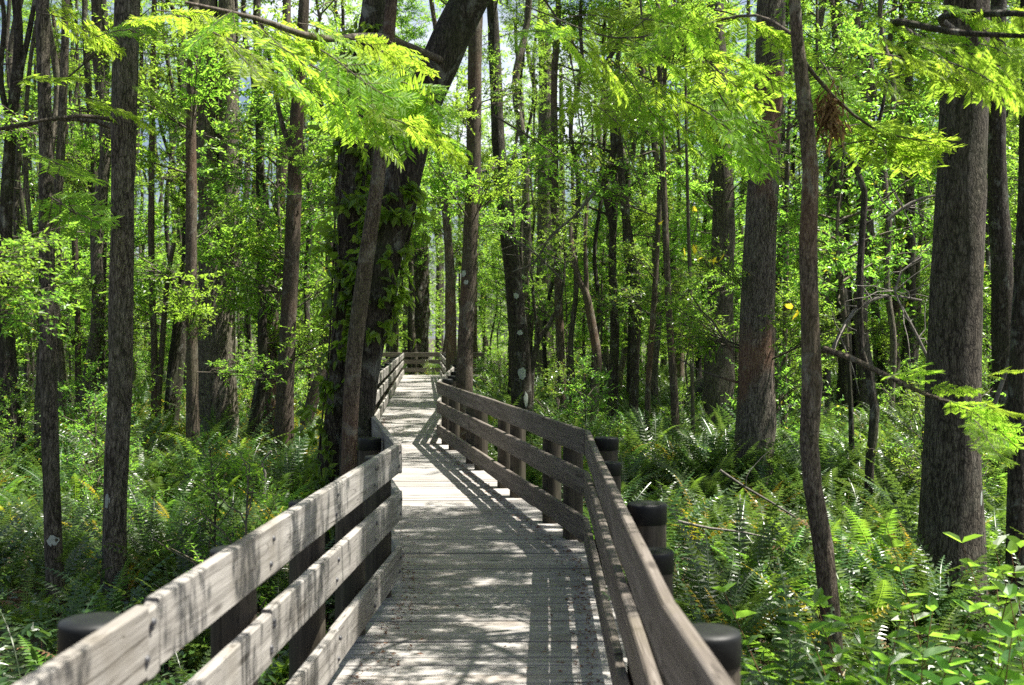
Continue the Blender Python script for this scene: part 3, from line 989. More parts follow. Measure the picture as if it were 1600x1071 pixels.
# left of the walk
tA, QA, bA = tree('cypress_tree', 'slender grey trunk nearest the left edge with a round white lichen disc low down', 8.9,
     [(88, 980, 29), (83, 850, 26), (77, 640, 26), (74, 450, 25), (72, 230, 21), (68, 0, 20)], 9.5, c0, 0.75, B_CYP, 0.1, 5, lich=((87, 843, 22, 18),))
tree('forked_sapling', 'thin forked trunk hugging the lichen marked slender trunk on the left', 17,
     [(60, 720, 17), (66, 560, 15), (84, 380, 15), (97, 210, 13), (104, 0, 12)], 10.5, k0, 0.6, B_CYP, 0.1,
     fork=([[(66, 560), (52, 400), (40, 240), (48, 100), (66, 0)], 9, 6],))
tB, QB, bB = tree('cypress_tree', 'straight brown trunk second from the left with a pale oval lichen patch', 9.3,
     [(178, 960, 38), (180, 780, 36), (188, 560, 37), (192, 300, 35), (196, 120, 40), (200, 0, 38)], 10.5, c1, 0.9, B_CYP, 0.12, 5,
     lich=((173, 782, 14, 24),), fork=([[(192, 205), (150, 190), (90, 186), (40, 196), (-20, 206)], 9, 5],))
tree('cypress_tree', 'pale slim trunk standing just left of the double trunk cypress', 17.5,
     [(302, 760, 21), (300, 560, 18), (299, 330, 17), (300, 150, 16), (304, 0, 15)], 11, c0, 0.9, B_SAP, 0.15)
tree('twin_cypress_tree', 'massive fluted cypress dividing into two straight trunks', 22,
     [(342, 690, 62), (340, 600, 58), (338, 470, 54), (328, 350, 36), (325, 200, 31), (326, 0, 30)], 13, c1, 1.25, B_CYP, 0.22, 7,
     fork=([[(345, 500), (355, 400), (358, 200), (354, 0), (352, -160)], 40, 22], [[(348, 372), (358, 398), (372, 420), (388, 455), (402, 480)], 7, 4]))
tree('slender_tree', 'mid brown trunk leaning slightly right between twin cypress and vine covered tree', 18.5,
     [(441, 740, 31), (446, 600, 27), (456, 400, 24), (461, 250, 22), (470, 90, 18), (476, 0, 16)], 10, k1, 0.8, B_SAP, 0.18, fork=([[(461, 250), (440, 190), (425, 110), (408, 30)], 9, 5],))
tree('leaning_trunk', 'pale lichen covered trunk leaning right behind the mid brown trunk', 21,
     [(466, 700, 21), (484, 640, 20), (502, 585, 18), (520, 530, 16)], 6, k0, 0.35, B_SAP, 0.1, bend_top=1.0)
tree('slender_tree', 'thin dark trunk leaning right beside the pale slim trunk on the left', 24,
     [(268, 680, 15), (278, 600, 15), (286, 480, 13), (292, 330, 12), (288, 200, 11), (282, 90, 10)], 9, k2, 0.6, B_OAK, 0.1, fork=([[(286, 300), (268, 250), (252, 200), (246, 150)], 7, 4],))
tree('slender_tree', 'thin grey trunk with a curving twin stem left of the leaning dark trunk', 22,
     [(240, 700, 10), (241, 560, 10), (237, 400, 10), (238, 200, 9), (242, 0, 8)], 10, k0, 0.5, B_SAP, 0.1,
     fork=([[(244, 680), (252, 560), (262, 440), (272, 380)], 10, 7],))
tree('slender_tree', 'thin curved reddish stem rising behind the two left foreground trunks', 25,
     [(122, 590, 10), (121, 480, 9), (116, 360, 10), (108, 270, 9), (98, 150, 8)], 9, k1, 0.5, B_SAP, 0.1,
     fork=([[(118, 540), (104, 520), (92, 490), (88, 470)], 7, 5],))
tree('slender_tree', 'short dark trunk leaning left behind the straight brown trunk', 23,
     [(120, 660, 18), (134, 610, 17), (146, 560, 15), (152, 460, 13), (150, 300, 12), (140, 150, 10)], 10, k2, 0.6, B_OAK, 0.1,
     fork=([[(150, 330), (140, 280), (160, 245), (172, 200)], 8, 5],))
tree('slender_tree', 'dark upright trunk half hidden behind the straight brown trunk', 24,
     [(158, 690, 12), (158, 560, 12), (160, 400, 14), (163, 200, 14), (166, 60, 12)], 11, k1, 0.7, B_OAK, 0.1)
tree('dark_tree', 'thick dark trunk at the left edge of the view with branches near its top', 17,
     [(14, 690, 40), (12, 600, 32), (8, 480, 24), (10, 330, 20), (20, 180, 16), (30, 60, 14)], 9, k0, 0.8, B_OAK, 0.3,
     fork=([[(12, 270), (30, 130), (45, 60), (60, -20)], 13, 7], [[(16, 200), (2, 120), (8, 30), (-4, -40)], 10, 6]))
tree('slender_tree', 'dark mossy trunk leaning left in front of a pale trunk with ivy', 20,
     [(392, 690, 21), (402, 640, 20), (410, 560, 15), (408, 400, 14), (406, 200, 13), (402, 30, 12)], 10.5, k2, 0.7, B_OAK, 0.1)
tI, QI, bI = tree('ivy_tree', 'pale grey trunk wrapped with glossy ivy leaves', 21.5,
     [(424, 710, 24), (424, 560, 20), (430, 420, 18), (442, 250, 16), (448, 80, 14)], 10, k1, 0.7, B_SAP, 0.1)
tree('slender_tree', 'slim dark trunk leaning right at the foot of the twin cypress', 23,
     [(262, 660, 16), (272, 560, 16), (285, 440, 13), (296, 360, 12)], 8, k0, 0.5, B_OAK, 0.1)
# the vine covered group beside the bend
tV, QV, bV = tree('vine_covered_tree', 'big dark trunk wrapped in leafy vines leaning right over the boardwalk', 9.6,
     [(552, 900, 60), (558, 700, 52), (569, 560, 52), (596, 420, 58), (622, 300, 62), (646, 200, 62), (690, 95, 60), (740, -10, 58)], 7.0, k2, 0.75, B_OAK, 0.12, 5, 0.08, bend_top=1.0)
tW, QW, bW = tree('dark_tree', 'upright dark trunk standing behind the leaning vine covered tree', 9.9,
     [(512, 850, 44), (520, 700, 38), (536, 560, 40), (548, 400, 48), (560, 220, 52), (580, 80, 48), (592, -20, 44)], 8.5, k0, 1.0, B_OAK, 0.1, 5, 0.08)
tree('sapling', 'greyish brown sapling in front of the two dark vine covered trunks', 8.5,
     [(545, 820, 26), (545, 720, 25), (553, 560, 25), (573, 400, 25), (592, 270, 22), (604, 140, 20), (612, 0, 18)], 7.5, c0, 0.4, B_SAP, 0.05, 5, 0.05)
# down the walk
tree('cypress_tree', 'brown trunk rising behind the far corner of the right railing with pale lichen spots', 18.3,
     [(725, 640, 27), (727, 540, 25), (734, 400, 24), (740, 250, 23), (742, 100, 22), (744, 0, 20)], 11, c1, 0.8, B_SAP, 0.12,
     lich=((725, 428, 9, 12), (728, 442, 8, 9)))
tree('slender_tree', 'pale slightly curved trunk left of the brown trunk at the railing corner', 27,
     [(706, 600, 18), (704, 480, 17), (702, 400, 14), (692, 290, 11), (684, 200, 10)], 10, k1, 0.7, B_SAP, 0.1)
tree('palm_trunk', 'shaggy thick trunk closing the view above the far cross railing', 52,
     [(654, 590, 34), (654, 520, 31), (656, 470, 30), (655, 430, 30)], 6.5, UND[3], 1.3, B_OAK, 0.0, 5, 0.16)
tree('slender_tree', 'dark straight trunk just left of the shaggy trunk beyond the walk', 50,
     [(641, 590, 10), (642, 480, 9), (643, 380, 8)], 12, k0, 0.8, B_OAK, 0.0)
tree('lichen_tree', 'dark trunk blotched with white lichen leaning left at centre', 21,
     [(818, 680, 34), (815, 600, 32), (809, 500, 29), (797, 400, 26), (786, 310, 24), (778, 200, 20), (772, 60, 18)], 10, k2, 0.8, B_OAK, 0.12, 5, 0.09,
     lich=((806, 463, 9, 12), (812, 520, 10, 9), (815, 583, 14, 22), (822, 623, 9, 26)))
tree('crooked_shrub', 'twisted thin dark stem forking beside the lichen blotched trunk', 22,
     [(829, 650, 9), (832, 570, 9), (842, 530, 8), (858, 508, 7), (872, 480, 5)], 3.4, SHR[1], 0.6, B_OAK, 0.0, fork=([[(842, 530), (836, 490), (832, 450)], 6, 4],))
tree('cypress_tree', 'broad pale grey cypress far behind the twisted stem', 40,
     [(852, 640, 36), (850, 540, 32), (851, 420, 27), (852, 300, 24), (853, 150, 22)], 15, c0, 1.4, B_CYP, 0.3)
tree('slender_tree', 'mossy grey trunk right of the broad pale cypress', 27,
     [(878, 640, 15), (876, 560, 14), (872, 440, 12), (868, 300, 11), (866, 120, 10)], 11, k0, 0.7, B_SAP, 0.1)
tree('crooked_tree', 'crooked lichen spotted trunk kinking left behind the middle railing', 24.5,
     [(926, 690, 13), (930, 610, 14), (933, 560, 14), (922, 490, 13), (914, 455, 12), (906, 440, 10)], 4.2, None, 1, B_SAP, 0.1, fork=([[(916, 465), (916, 430), (914, 380), (918, 300)], 9, 5], [[(908, 442), (898, 420), (880, 390), (868, 340)], 7, 4]))
tree('dark_tree', 'dark rough trunk forking at half height among bright leaves', 26,
     [(990, 640, 15), (992, 560, 15), (994, 460, 16), (984, 380, 14), (974, 310, 12), (968, 220, 10)], 9, k2, 0.7, B_OAK, 0.1, fork=([[(976, 318), (990, 290), (1012, 268), (1040, 250)], 8, 4],))
tree('slender_tree', 'thin grey stem curving gently right of the dark forked trunk', 19.5,
     [(1012, 690, 9), (1013, 600, 9), (1020, 500, 9), (1026, 400, 8), (1034, 250, 7), (1040, 90, 6)], 9, UND[1], 0.8, B_SAP, 0.1)
tree('slender_tree', 'thin straight stem leaning left in front of the bright clearing', 19,
     [(1056, 690, 12), (1053, 610, 12), (1047, 520, 11), (1041, 400, 10), (1036, 260, 9), (1030, 100, 8)], 9, UND[3], 0.8, B_SAP, 0.1)
tree('slender_tree', 'very thin stem just left of the paired grey cypress trunks', 20,
     [(1083, 680, 6), (1081, 560, 6), (1078, 440, 6), (1074, 300, 5)], 7, UND[0], 0.6, B_TWIG, 0.1)
# right of the walk
tree('cypress_tree', 'grey cypress trunk with a flared foot left of the reddish one', 23,
     [(1122, 700, 54), (1122, 640, 50), (1125, 500, 42), (1130, 380, 36), (1126, 220, 31), (1118, 40, 27)], 13, c0, 1.3, B_CYP, 0.2, 7)
tree('cypress_tree', 'large grey cypress trunk with reddish peeled patches', 15.3,
     [(1176, 790, 66), (1178, 690, 61), (1183, 520, 56), (1189, 350, 51), (1198, 180, 46), (1204, 40, 43)], 12, c1, 1.2, B_RED, 0.12, 7,
     fork=([[(1200, 125), (1188, 128), (1176, 136)], 5, 3], [[(1160, 600), (1120, 588), (1090, 578), (1060, 560)], 4, 2], [[(1148, 556), (1128, 524), (1112, 500), (1096, 486), (1080, 462)], 4, 2]))
tS, QS, bS = tree('sapling', 'thin reddish sapling in the right foreground with a drooping side branch', 6.2,
     [(1304, 1071, 33), (1298, 960, 31), (1286, 850, 30), (1270, 760, 28), (1264, 690, 29), (1269, 600, 32), (1265, 480, 28), (1262, 380, 28), (1266, 270, 25), (1258, 170, 23), (1245, 60, 19), (1240, -20, 17)], 5.6, c1, 0.36, B_SAP, 0.05, 5, 0.05, sides=16)
tR, QR, bR = tree('cypress_tree', 'largest straight grey cypress trunk near the right edge', 9.3,
     [(1488, 980, 104), (1487, 900, 97), (1488, 700, 86), (1493, 500, 79), (1500, 300, 74), (1507, 130, 71), (1510, 0, 69)], 10.5, c0, 1.3, B_CYP, 0.14, 8, 0.05,
     lich=((1521, 776, 8, 28),), sides=20)
tree('slender_tree', 'dark trunk cut by the right edge of the view', 8.2,
     [(1592, 1010, 36), (1590, 800, 32), (1592, 600, 28), (1598, 400, 26), (1606, 200, 24)], 8, k1, 0.8, B_OAK, 0.1)
tC, QC, bC = tree('crooked_tree', 'thin crooked dark stem between reddish sapling and largest cypress', 13.5,
     [(1357, 790, 14), (1360, 720, 14), (1367, 640, 14), (1358, 585, 12), (1346, 550, 11), (1344, 420, 10), (1350, 300, 10), (1338, 265, 9), (1320, 240, 8)], 5.0, UND[4], 0.6, B_OAK, 0.05,
     fork=([[(1340, 268), (1362, 225), (1378, 170), (1386, 120)], 8, 5],))
tree('dark_tree', 'wide dark trunk behind the thin crooked stem', 27,
     [(1326, 660, 32), (1324, 580, 28), (1318, 450, 24), (1314, 300, 20), (1308, 120, 18)], 11, k2, 0.9, B_OAK, 0.25, fork=([[(1316, 250), (1330, 180), (1342, 100), (1340, 20)], 10, 6],))
tree('slender_tree', 'slim pale trunk right behind the reddish sapling', 20,
     [(1224, 690, 9), (1226, 560, 8), (1228, 420, 8), (1230, 250, 7)], 8, UND[2], 0.8, B_SAP, 0.1)
tree('dark_tree', 'shadowy thick trunk at the right edge behind the largest cypress', 15,
     [(1572, 660, 46), (1570, 560, 38), (1566, 440, 34), (1560, 330, 30), (1556, 150, 26)], 10, k0, 1.0, B_OAK, 0.2)
tree('slender_tree', 'straight dark trunk seen left of the largest cypress high up', 30,
     [(1428, 650, 18), (1424, 500, 16), (1421, 330, 15), (1419, 150, 13)], 12, k1, 0.9, B_CYP, 0.15)
tree('slender_tree', 'reddish distant trunk between crooked stem and largest cypress', 32,
     [(1398, 640, 14), (1400, 500, 13), (1403, 330, 12), (1406, 150, 11)], 12, k2, 0.9, B_SAP, 0.15)

# vines on the dark pair: leaves standing off the bark
def vine(root, Q, zlo, zhi, n, rng, L=0.10, Wd=0.06, mat=None, name='vine', stand=0.10, nst=5):
    g = Geo()
    for k in range(nst):
        th0 = rng.uniform(0, 6.28); tw = rng.normal(0, 0.8)
        hs = np.linspace(zlo, zhi, 24)
        P = np.stack([np.interp(hs, Q[:, 2], Q[:, c]) for c in range(4)], 1)
        th = th0 + tw * (hs - zlo) + 0.3 * np.sin(hs * 3 + k)
        rr = P[:, 3] * 1.06 + 0.008
        pts = np.c_[P[:, 0] + rr * np.cos(th), P[:, 1] + rr * np.sin(th), hs]
        tube(g, pts, np.full(24, 0.008), 4, 1, None, cap=False)
    m = n // 5
    h = rng.uniform(zlo, zhi, m); th = rng.uniform(0, 6.28, m)
    P = np.stack([np.interp(h, Q[:, 2], Q[:, c]) for c in range(4)], 1)
    outd = np.c_[np.cos(th), np.sin(th), np.zeros(m)]
    A = P[:, :3] + outd * (P[:, 3:4] * 1.0)
    ln = rng.exponential(stand, m) + 0.05
    B = A + unit(outd + np.c_[rng.normal(0, .5, (m, 2)), rng.normal(-0.25, .5, m)]) * ln[:, None]
    twig_cones(g, A, B, 0.003, 1)
    t = rng.uniform(0.3, 1.05, (m, 5, 1))
    LP_ = (A[:, None] + (B - A)[:, None] * t).reshape(-1, 3)
    D = np.repeat(outd, 5, 0) * 0.6 + rng.normal(0, 0.6, (m * 5, 3)) + np.array([0, 0, -0.45])
    Nn = np.repeat(outd, 5, 0) * 0.8 + np.array([0, 0, 0.8]) + rng.normal(0, 0.35, (m * 5, 3))
    leaves(g, LP_, D, Nn, L * rng.uniform(0.5, 1.3, m * 5), Wd * rng.uniform(0.6, 1.2, m * 5), 0, 0.12, 0.2, True, 0.36)
    return link(name, g.mesh(name, [mat or L_VIN, B_TWIG]), root)


vine(tV, QV, 2.35, 3.7, 900, rf, stand=0.07)
vine(tW, QW, 0.6, 5.2, 1400, rf, 0.11, 0.065)
vine(tI, QI, 0.2, 3.8, 900, rf, 0.09, 0.06, L_DRK)

# overhanging boughs of the near trees
for q in [(330, 50, 430, 115), (420, 65, 560, 150), (480, 105, 640, 190), (560, 110, 705, 200), (400, 35, 520, 70), (600, 60, 690, 110), (300, 30, 200, 20),
          (540, 55, 650, 105), (610, 185, 720, 238), (520, 165, 625, 225), (450, 120, 560, 205), (360, 90, 455, 60), (470, 40, 600, 75), (380, 10, 300, 60),
          (590, 140, 690, 175), (640, 200, 740, 225), (500, 80, 620, 140), (560, 160, 650, 205), (300, 20, 410, 50), (350, 60, 470, 130), (450, 60, 540, 110), (530, 120, 640, 160), (430, 100, 520, 170), (250, 15, 340, 40), (620, 130, 700, 170), (500, 150, 590, 215), (390, 40, 480, 75)]:
    add_bough(tV, bV, *q, z=rf.uniform(5.6, 6.6), kind=BOUF, sc=rf.uniform(0.75, 1.15))
limb(tV, bV, [(690, 95, 9.5), (600, 60, 8.4), (500, 60, 6.6), (400, 30, 6.1), (290, 5, 5.9)], 0.035, 0.008)
limb(tV, bV, [(600, 60, 8.4), (596, 110, 7.2), (650, 180, 6.3), (730, 232, 6.0)], 0.018, 0.004)
for q in [(1000, 25, 1110, 62), (1060, 55, 1175, 135), (1090, 95, 1195, 212), (1000, 115, 1115, 192), (1070, 165, 1205, 242), (950, 95, 1045, 182), (890, 30, 1010, 25),
          (1120, 15, 1235, 62), (860, 120, 960, 172), (1050, 195, 1170, 250), (1290, 185, 1425, 232), (1310, 228, 1455, 216), (1275, 95, 1340, 165), (1050, 10, 950, 50),
          (1140, 90, 1230, 130), (980, 60, 1070, 110), (1150, 30, 1050, 40), (1320, 200, 1400, 190), (830, 20, 930, 90), (1100, 40, 1010, 70), (1020, 140, 1100, 230),
          (780, 60, 870, 40), (900, 60, 980, 130)]:
    add_bough(tS, bS, *q, z=rf.uniform(6.0, 7.4), kind=BOUF, sc=1.1)
limb(tS, bS, [(1245, 60, 6.2), (1180, 25, 6.5), (1090, 40, 6.8), (960, 60, 7.0), (820, 10, 7.2)], 0.011, 0.004)
limb(tS, bS, [(1090, 40, 6.8), (1110, 120, 6.9), (1150, 190, 7.0), (1190, 245, 7.0)], 0.009, 0.003)
limb(tS, bS, [(1250, 90, 6.2), (1300, 150, 6.3), (1370, 205, 6.4), (1455, 222, 6.4)], 0.014, 0.003)
limb(tS, bS, [(1286, 546, 6.2), (1330, 560, 6.1), (1380, 585, 6.0), (1450, 618, 5.8), (1530, 640, 5.6)], 0.020, 0.007, B_SAP)
for q in [(1440, 612, 1560, 600), (1470, 622, 1590, 655), (1500, 635, 1610, 705), (1530, 590, 1630, 562), (1390, 592, 1470, 560), (1540, 640, 1640, 640), (1520, 655, 1600, 730)]:
    add_bough(tS, bS, *q, z=rf.uniform(5.3, 5.9), kind=BOUF, sc=0.72)
for q in [(1330, 15, 1480, 62), (1420, 50, 1560, 95), (1500, 25, 1610, 85), (1370, 85, 1510, 112), (1480, 95, 1610, 135), (1560, 5, 1650, 45), (1420, 5, 1570, 25),
          (1300, 55, 1410, 82), (1340, 110, 1450, 140), (1450, 110, 1560, 130), (1400, 70, 1500, 60), (1520, 70, 1640, 110), (1350, 45, 1450, 95), (1550, 100, 1630, 170), (1440, 75, 1540, 130)]:
    add_bough(tR, bR, *q, z=rf.uniform(4.6, 5.6), kind=BOUF, sc=rf.uniform(0.75, 1.2))
limb(tR, bR, [(1508, 60, 9.2), (1470, 30, 7.0), (1560, 22, 5.2), (1680, 30, 4.6)], 0.03, 0.010, B_OAK)
limb(tR, bR, [(1508, 100, 9.2), (1400, 40, 6.2), (1500, 52, 5.2), (1660, 60, 4.8)], 0.028, 0.008, B_OAK)
for q in [(60, 20, 180, 60), (120, 150, 230, 180), (40, 240, 140, 262), (150, 60, 240, 30), (20, 130, 110, 110), (190, 130, 280, 160), (60, 300, 150, 330)]:
    add_bough(tB, bB, *q, z=rf.uniform(8.2, 9.0), kind=BOUF, sc=1.1)
limb(tB, bB, [(194, 190, 9.3), (130, 182, 8.9), (60, 190, 8.7), (-20, 205, 8.6)], 0.02, 0.008)
# leafy limbs added above the view to throw broken shade on planks and sprays
for (root, base, x, y, zz, ax, me, sc) in [(tR, bR, 3.5, 9.0, 5.6, 178, UND[3], 0.5), (tR, bR, 3.6, 9.6, 6.8, 165, UND[4], 0.8), 
                                          (tS, bS, 1.8, 6.3, 5.2, 300, UND[4], 0.7), (tS, bS, 1.7, 6.2, 4.6, 262, UND[3], 0.62), (tR, bR, 3.6, 8.9, 5.8, 262, UND[4], 1.05), (tR, bR, 3.7, 8.8, 6.6, 280, UND[3], 1.0)]:
    d = Vector((math.cos(R(ax)), math.sin(R(ax)), 0.10))
    link('shade_limb', me, root, tuple(np.array([x, y, zz]) - base), d.to_track_quat('Z', 'Y').to_euler(), sc)
for (x, y, zz, an, s_) in [(0.75, 6.3, 4.0, 190, 0.8), (0.6, 5.3, 3.85, 200, 0.75), (0.75, 4.5, 3.7, 175, 0.75), (0.55, 3.7, 3.6, 185, 0.7), (0.7, 3.0, 3.4, 170, 0.7), (0.5, 2.4, 3.2, 190, 0.6)]:  # unseen shoots added over the walk to stripe the left rail with shade
    link('leafy_shoot', SHO[int(rf.integers(3))], tS, tuple(np.array([x, y, zz]) - bS), (0, 0, R(an)), s_)
F = smooth_path(np.c_[np.array([(1.64, 6.25, 4.1), (0.95, 5.9, 4.05), (0.7, 4.6, 3.7), (0.65, 3.2, 3.4), (0.5, 2.2, 3.2)]) - bS, np.linspace(.022, .007, 5)], 0.15)
g = Geo()
tube(g, F[:, :3], F[:, 3], 7, 0, rf, 0.08)
link('limb', g.mesh('limb', [B_TWIG]), tS)  # added out of view to carry the shading shoots
for P3, r0, r1 in (([(3.72, 9.3, 5.7), (2.9, 8.7, 5.25), (2.05, 8.0, 5.0), (1.1, 7.35, 4.95), (0.6, 7.1, 5.1)], 0.07, 0.028),
                   ([(3.74, 9.3, 6.1), (2.8, 9.6, 5.8), (1.97, 9.5, 5.5), (1.37, 8.8, 5.4), (0.7, 8.4, 5.6)], 0.04, 0.012)):
    F = smooth_path(np.c_[np.array(P3) - bR, np.linspace(r0, r1, 5)], 0.15)
    g = Geo()
    tube(g, F[:, :3], F[:, 3], 8, 0, rf, 0.08)
    link('limb', g.mesh('limb', [B_CYP]), tR)
for (x, y, an, s_) in [(-60, 400, 0.3, 0.5), (-65, 450, -0.4, 0.55), (-50, 490, 0.2, 0.5)]:
    link('leafy_shoot', SHO[0], tA, tuple(px(x, y, 5.6) - bA), (0, 0.1, an), s_)
# dead leaves caught on the sapling, thin hanging shoots, yellow leaves
g = Geo()
P = px(1296, 175, 6.3) - bS + rf.normal(0, 1, (260, 3)) * np.array([0.035, 0.035, 0.065])
leaves(g, P, rf.normal(0, 0.5, (260, 3)) - [0, 0, 1.0], rf.normal(0, 1, (260, 3)), rf.uniform(0.04, 0.12, 260), rf.uniform(0.008, 0.02, 260), 0, 0.2, 0.2, True)
link('dead_foliage', g.mesh('dead_foliage', [L_DEAD]), tS)
for pts in ([(850, 0, 9), (890, 60, 9), (950, 160, 9), (1000, 290, 9.1), (1010, 330, 9.2)], [(1000, 0, 8), (1010, 90, 8), (1040, 200, 8), (1075, 260, 8)],
            [(880, 40, 9), (895, 110, 9), (905, 190, 9), (915, 250, 9)], [(770, 180, 9.6), (850, 230, 9.4), (930, 300, 9.2)]):
    limb(tS, bS, pts, 0.009, 0.003, B_TWIG, 'hanging_shoot')
g = Geo()
yl = [(1088, 326), (1083, 382), (1092, 404), (1131, 396), (1120, 402), (1036, 345), (1240, 478), (1246, 484), (1068, 388), (1105, 408)]
P = np.array([px(x, y, 15.0) for x, y in yl]) - bC
D = rf.normal(0, 1, (len(yl), 3)) + [0, 0, -0.4]
leaves(g, P, D, rf.normal(0, 1, (len(yl), 3)) + [0, -1.2, 0.5], rf.uniform(.10, .18, len(yl)), 0.10, 0, 0.1, 0.2, True)
yv = link('yellow_vine', g.mesh('yellow_vine', [L_YEL]))
yv.location = tuple(bC)
F = np.array([px(x, y, 15.0) for x, y in [(1030, 250), (1045, 345), (1090, 330), (1083, 380), (1105, 405), (1130, 398), (1190, 440), (1243, 480)]]) - bC
g2 = Geo(); F = smooth_path(np.c_[F, np.full(len(F), 0.006)], 0.1); tube(g2, F[:, :3], F[:, 3], 4, 0, rf, 0.1)
link('vine_stem', g2.mesh('vine_stem', [B_TWIG]), yv)
tag(yv, 'vine with a few large yellow leaves in front of the grey cypress pair', 'vine')

# dead branches and fallen sticks
def stick(label, z, pts, w0, w1, twigs=0, group=None, name='dead_branch'):
    rng = np.random.default_rng(int(pts[0][0]) + int(z * 7))
    F = np.array([px(x, y, z + (q[0] if q else 0)) for (x, y, *q) in pts])
    b = F[0].copy()
    Fs = smooth_path(np.c_[F - b, np.linspace(w0, w1, len(F)) / FPX * z / 2], 0.12)
    g = Geo()
    tube(g, Fs[:, :3], Fs[:, 3], 7, 0, rng, 0.12)
    for _ in range(twigs):
        k = int(rng.uniform(0.2, 0.95) * (len(Fs) - 1))
        d = unit(rng.normal(0, 1, 3) * [1, 0.6, 0.9])
        n = 5; l = rng.uniform(0.25, 0.9)
        path = Fs[k, :3] + np.linspace(0, 1, n)[:, None] * d * l + np.cumsum(rng.normal(0, 0.025, (n, 3)), 0)
        path[0] = Fs[k, :3]
        tube(g, path, np.linspace(Fs[k, 3] * 0.5, 0.002, n), 4, 0, None, cap=False)
    o = link(name, g.mesh(name, [B_DEAD]))
    o.location = tuple(b)
    tag(o, label, 'branch', group)
    return o


stick('grey dead branch arching left of the largest cypress with a tangle of twigs', 12.5, [(1450, 560), (1420, 500), (1398, 455), (1408, 425), (1440, 402)], 5, 2.5, 12)
stick('pale dead branch slanting up left of the crooked dark stem', 13.5, [(1302, 545), (1322, 505), (1345, 480), (1385, 462), (1440, 470)], 7, 4, 14)
stick('fallen thin stick lying over ferns right of the near railing', 10.5, [(1125, 735), (1165, 762), (1205, 785), (1242, 808)], 4.5, 3, 1)
stick('long pale stick lying nearly level across the ferns below the reddish cypress', 9.5, [(1060, 815), (1110, 826), (1160, 832), (1215, 845)], 4.5, 3, 0)
stick('curved grey stick standing up from ferns left of the near railing', 13, [(410, 775), (414, 740), (408, 722), (424, 705)], 6, 3, 1)
stick('reddish slanting dead trunk at the right edge of the forest', 12, [(1552, 640), (1572, 580), (1590, 520), (1606, 470)], 7, 4, 4)
stick('tangled bare twigs high beside the largest cypress', 14, [(1385, 345), (1410, 325), (1440, 310), (1470, 305)], 6, 3, 14)
stick('bare dead branch crossing between the centre trunks', 20, [(690, 270), (740, 320), (790, 365), (840, 400), (880, 440)], 5, 3, 12)
stick('twiggy dead branch right of the lichen blotched trunk', 19, [(930, 300), (895, 340), (860, 370), (835, 410), (800, 425)], 5, 2.5, 16)
stick('fallen dark trunk lying low behind the grey cypress pair', 30, [(1068, 632), (1080, 615), (1096, 600), (1120, 588)], 22, 18, 2, name='fallen_trunk')

# ---------------------------------------------------------------- background trees, saplings and shrubs, each one its own object
def stem_mesh(rng, h, r, lean, sides=8, bark=None):
    w1, w2 = wobble(rng), wobble(rng)
    z = np.linspace(0, h, int(h / 0.4) + 2)
    P = np.c_[lean * z + 0.10 * h / 8 * (w1(z * .8) - w1(0)) * 2, 0.10 * h / 8 * (w2(z * .8) - w2(0)) * 2, z]
    g = Geo()
    tube(g, P, np.linspace(r, r * 0.6, len(z)), sides, 0, rng, 0.08, 0.3, 5, True, 0.0)
    return g.mesh('trunk', [bark]), P[-1]


BK = [B_CYP, B_OAK, B_SAP, B_CYP, B_OAK, B_OAK]
TRK = [stem_mesh(rf, h, r, le, 9, BK[k % 6]) for k, (h, r, le) in enumerate([(7.5, .16, .02), (6.5, .10, -.05), (7, .12, .07), (8, .22, .0), (6, .08, .10), (5.5, .13, -.08)])]
STK = [stem_mesh(rf, h, r, le, 6, b) for h, r, le, b in [(1.4, .035, .05, B_SAP), (2.2, .045, -.08, B_OAK), (3.0, .05, .08, B_SAP)]]


def clear_of_walk(x, y, m):
    if y > 45.8: return True
    return x < xl(y) - m or x > xr(y) + m


def copies(name, label_l, label_r, cat, group, spots, make):
    """spots: (x, y, scale, turn); the first of each kind is built, the others copy the thing and its parts"""
    made = {}
    for (x, y, sc, rz, kind) in spots:
        lab = label_l if x < (xl(min(y, 45)) + xr(min(y, 45))) / 2 else label_r
        grp = group + (' on the left' if lab is label_l else ' on the right')
        if kind not in made:
            r = thing(name, lab, cat, (x, y, GROUND), rz, grp, sc)
            kids = make(r, kind)
            made[kind] = (r, kids)
            continue
        src, kids = made[kind]
        r = src.copy()
        C.objects.link(r)
        r.location = (x, y, GROUND); r.rotation_euler = (0, 0, rz); r.scale = (sc, sc, sc)
        r['label'] = lab; r['group'] = grp
        for kd in kids:
            c = kd.copy()
            C.objects.link(c)
            c.parent = r


KEY = [(340, 22), (1122, 23), (1183, 15.3), (450, 18.5), (735, 18.3), (805, 21), (300, 17.5), (1493, 9.3), (990, 26)]


def scatter(rng, n, z0, z1, margin, mind, power=1.0, xmax=0.50, keep=0.0):
    out, tries = [], 0
    while len(out) < n and tries < n * 60:
        tries += 1
        z = (z0 ** power + rng.random() * (z1 ** power - z0 ** power)) ** (1 / power)
        x = rng.uniform(-xmax, xmax) * z
        if not clear_of_walk(x, z, margin): continue
        if keep and any(z < tz + 0.6 and abs(CX + FPX * x / z - tx) < keep / z * FPX for tx, tz in KEY): continue
        if any((x - a) ** 2 + (z - b) ** 2 < mind ** 2 for a, b in out): continue
        out.append((x, z))
    return out


def mk_back(r, kind):
    t, c = kind
    me, top = TRK[t]
    return [link('trunk', me, r), link('crown', TALLU[c], r, (top[0] * 0.45, top[1] * 0.45, 3.6 + 0.4 * t))]


def mk_und(r, kind):
    t, c = kind
    me, top = STK[t]
    return [link('trunk', me, r), link('crown', UND[c], r, (top[0] * .9, top[1] * .9, top[2] * 0.9))]


def mk_shr(r, kind):
    return [link('foliage', SHR[kind], r)]


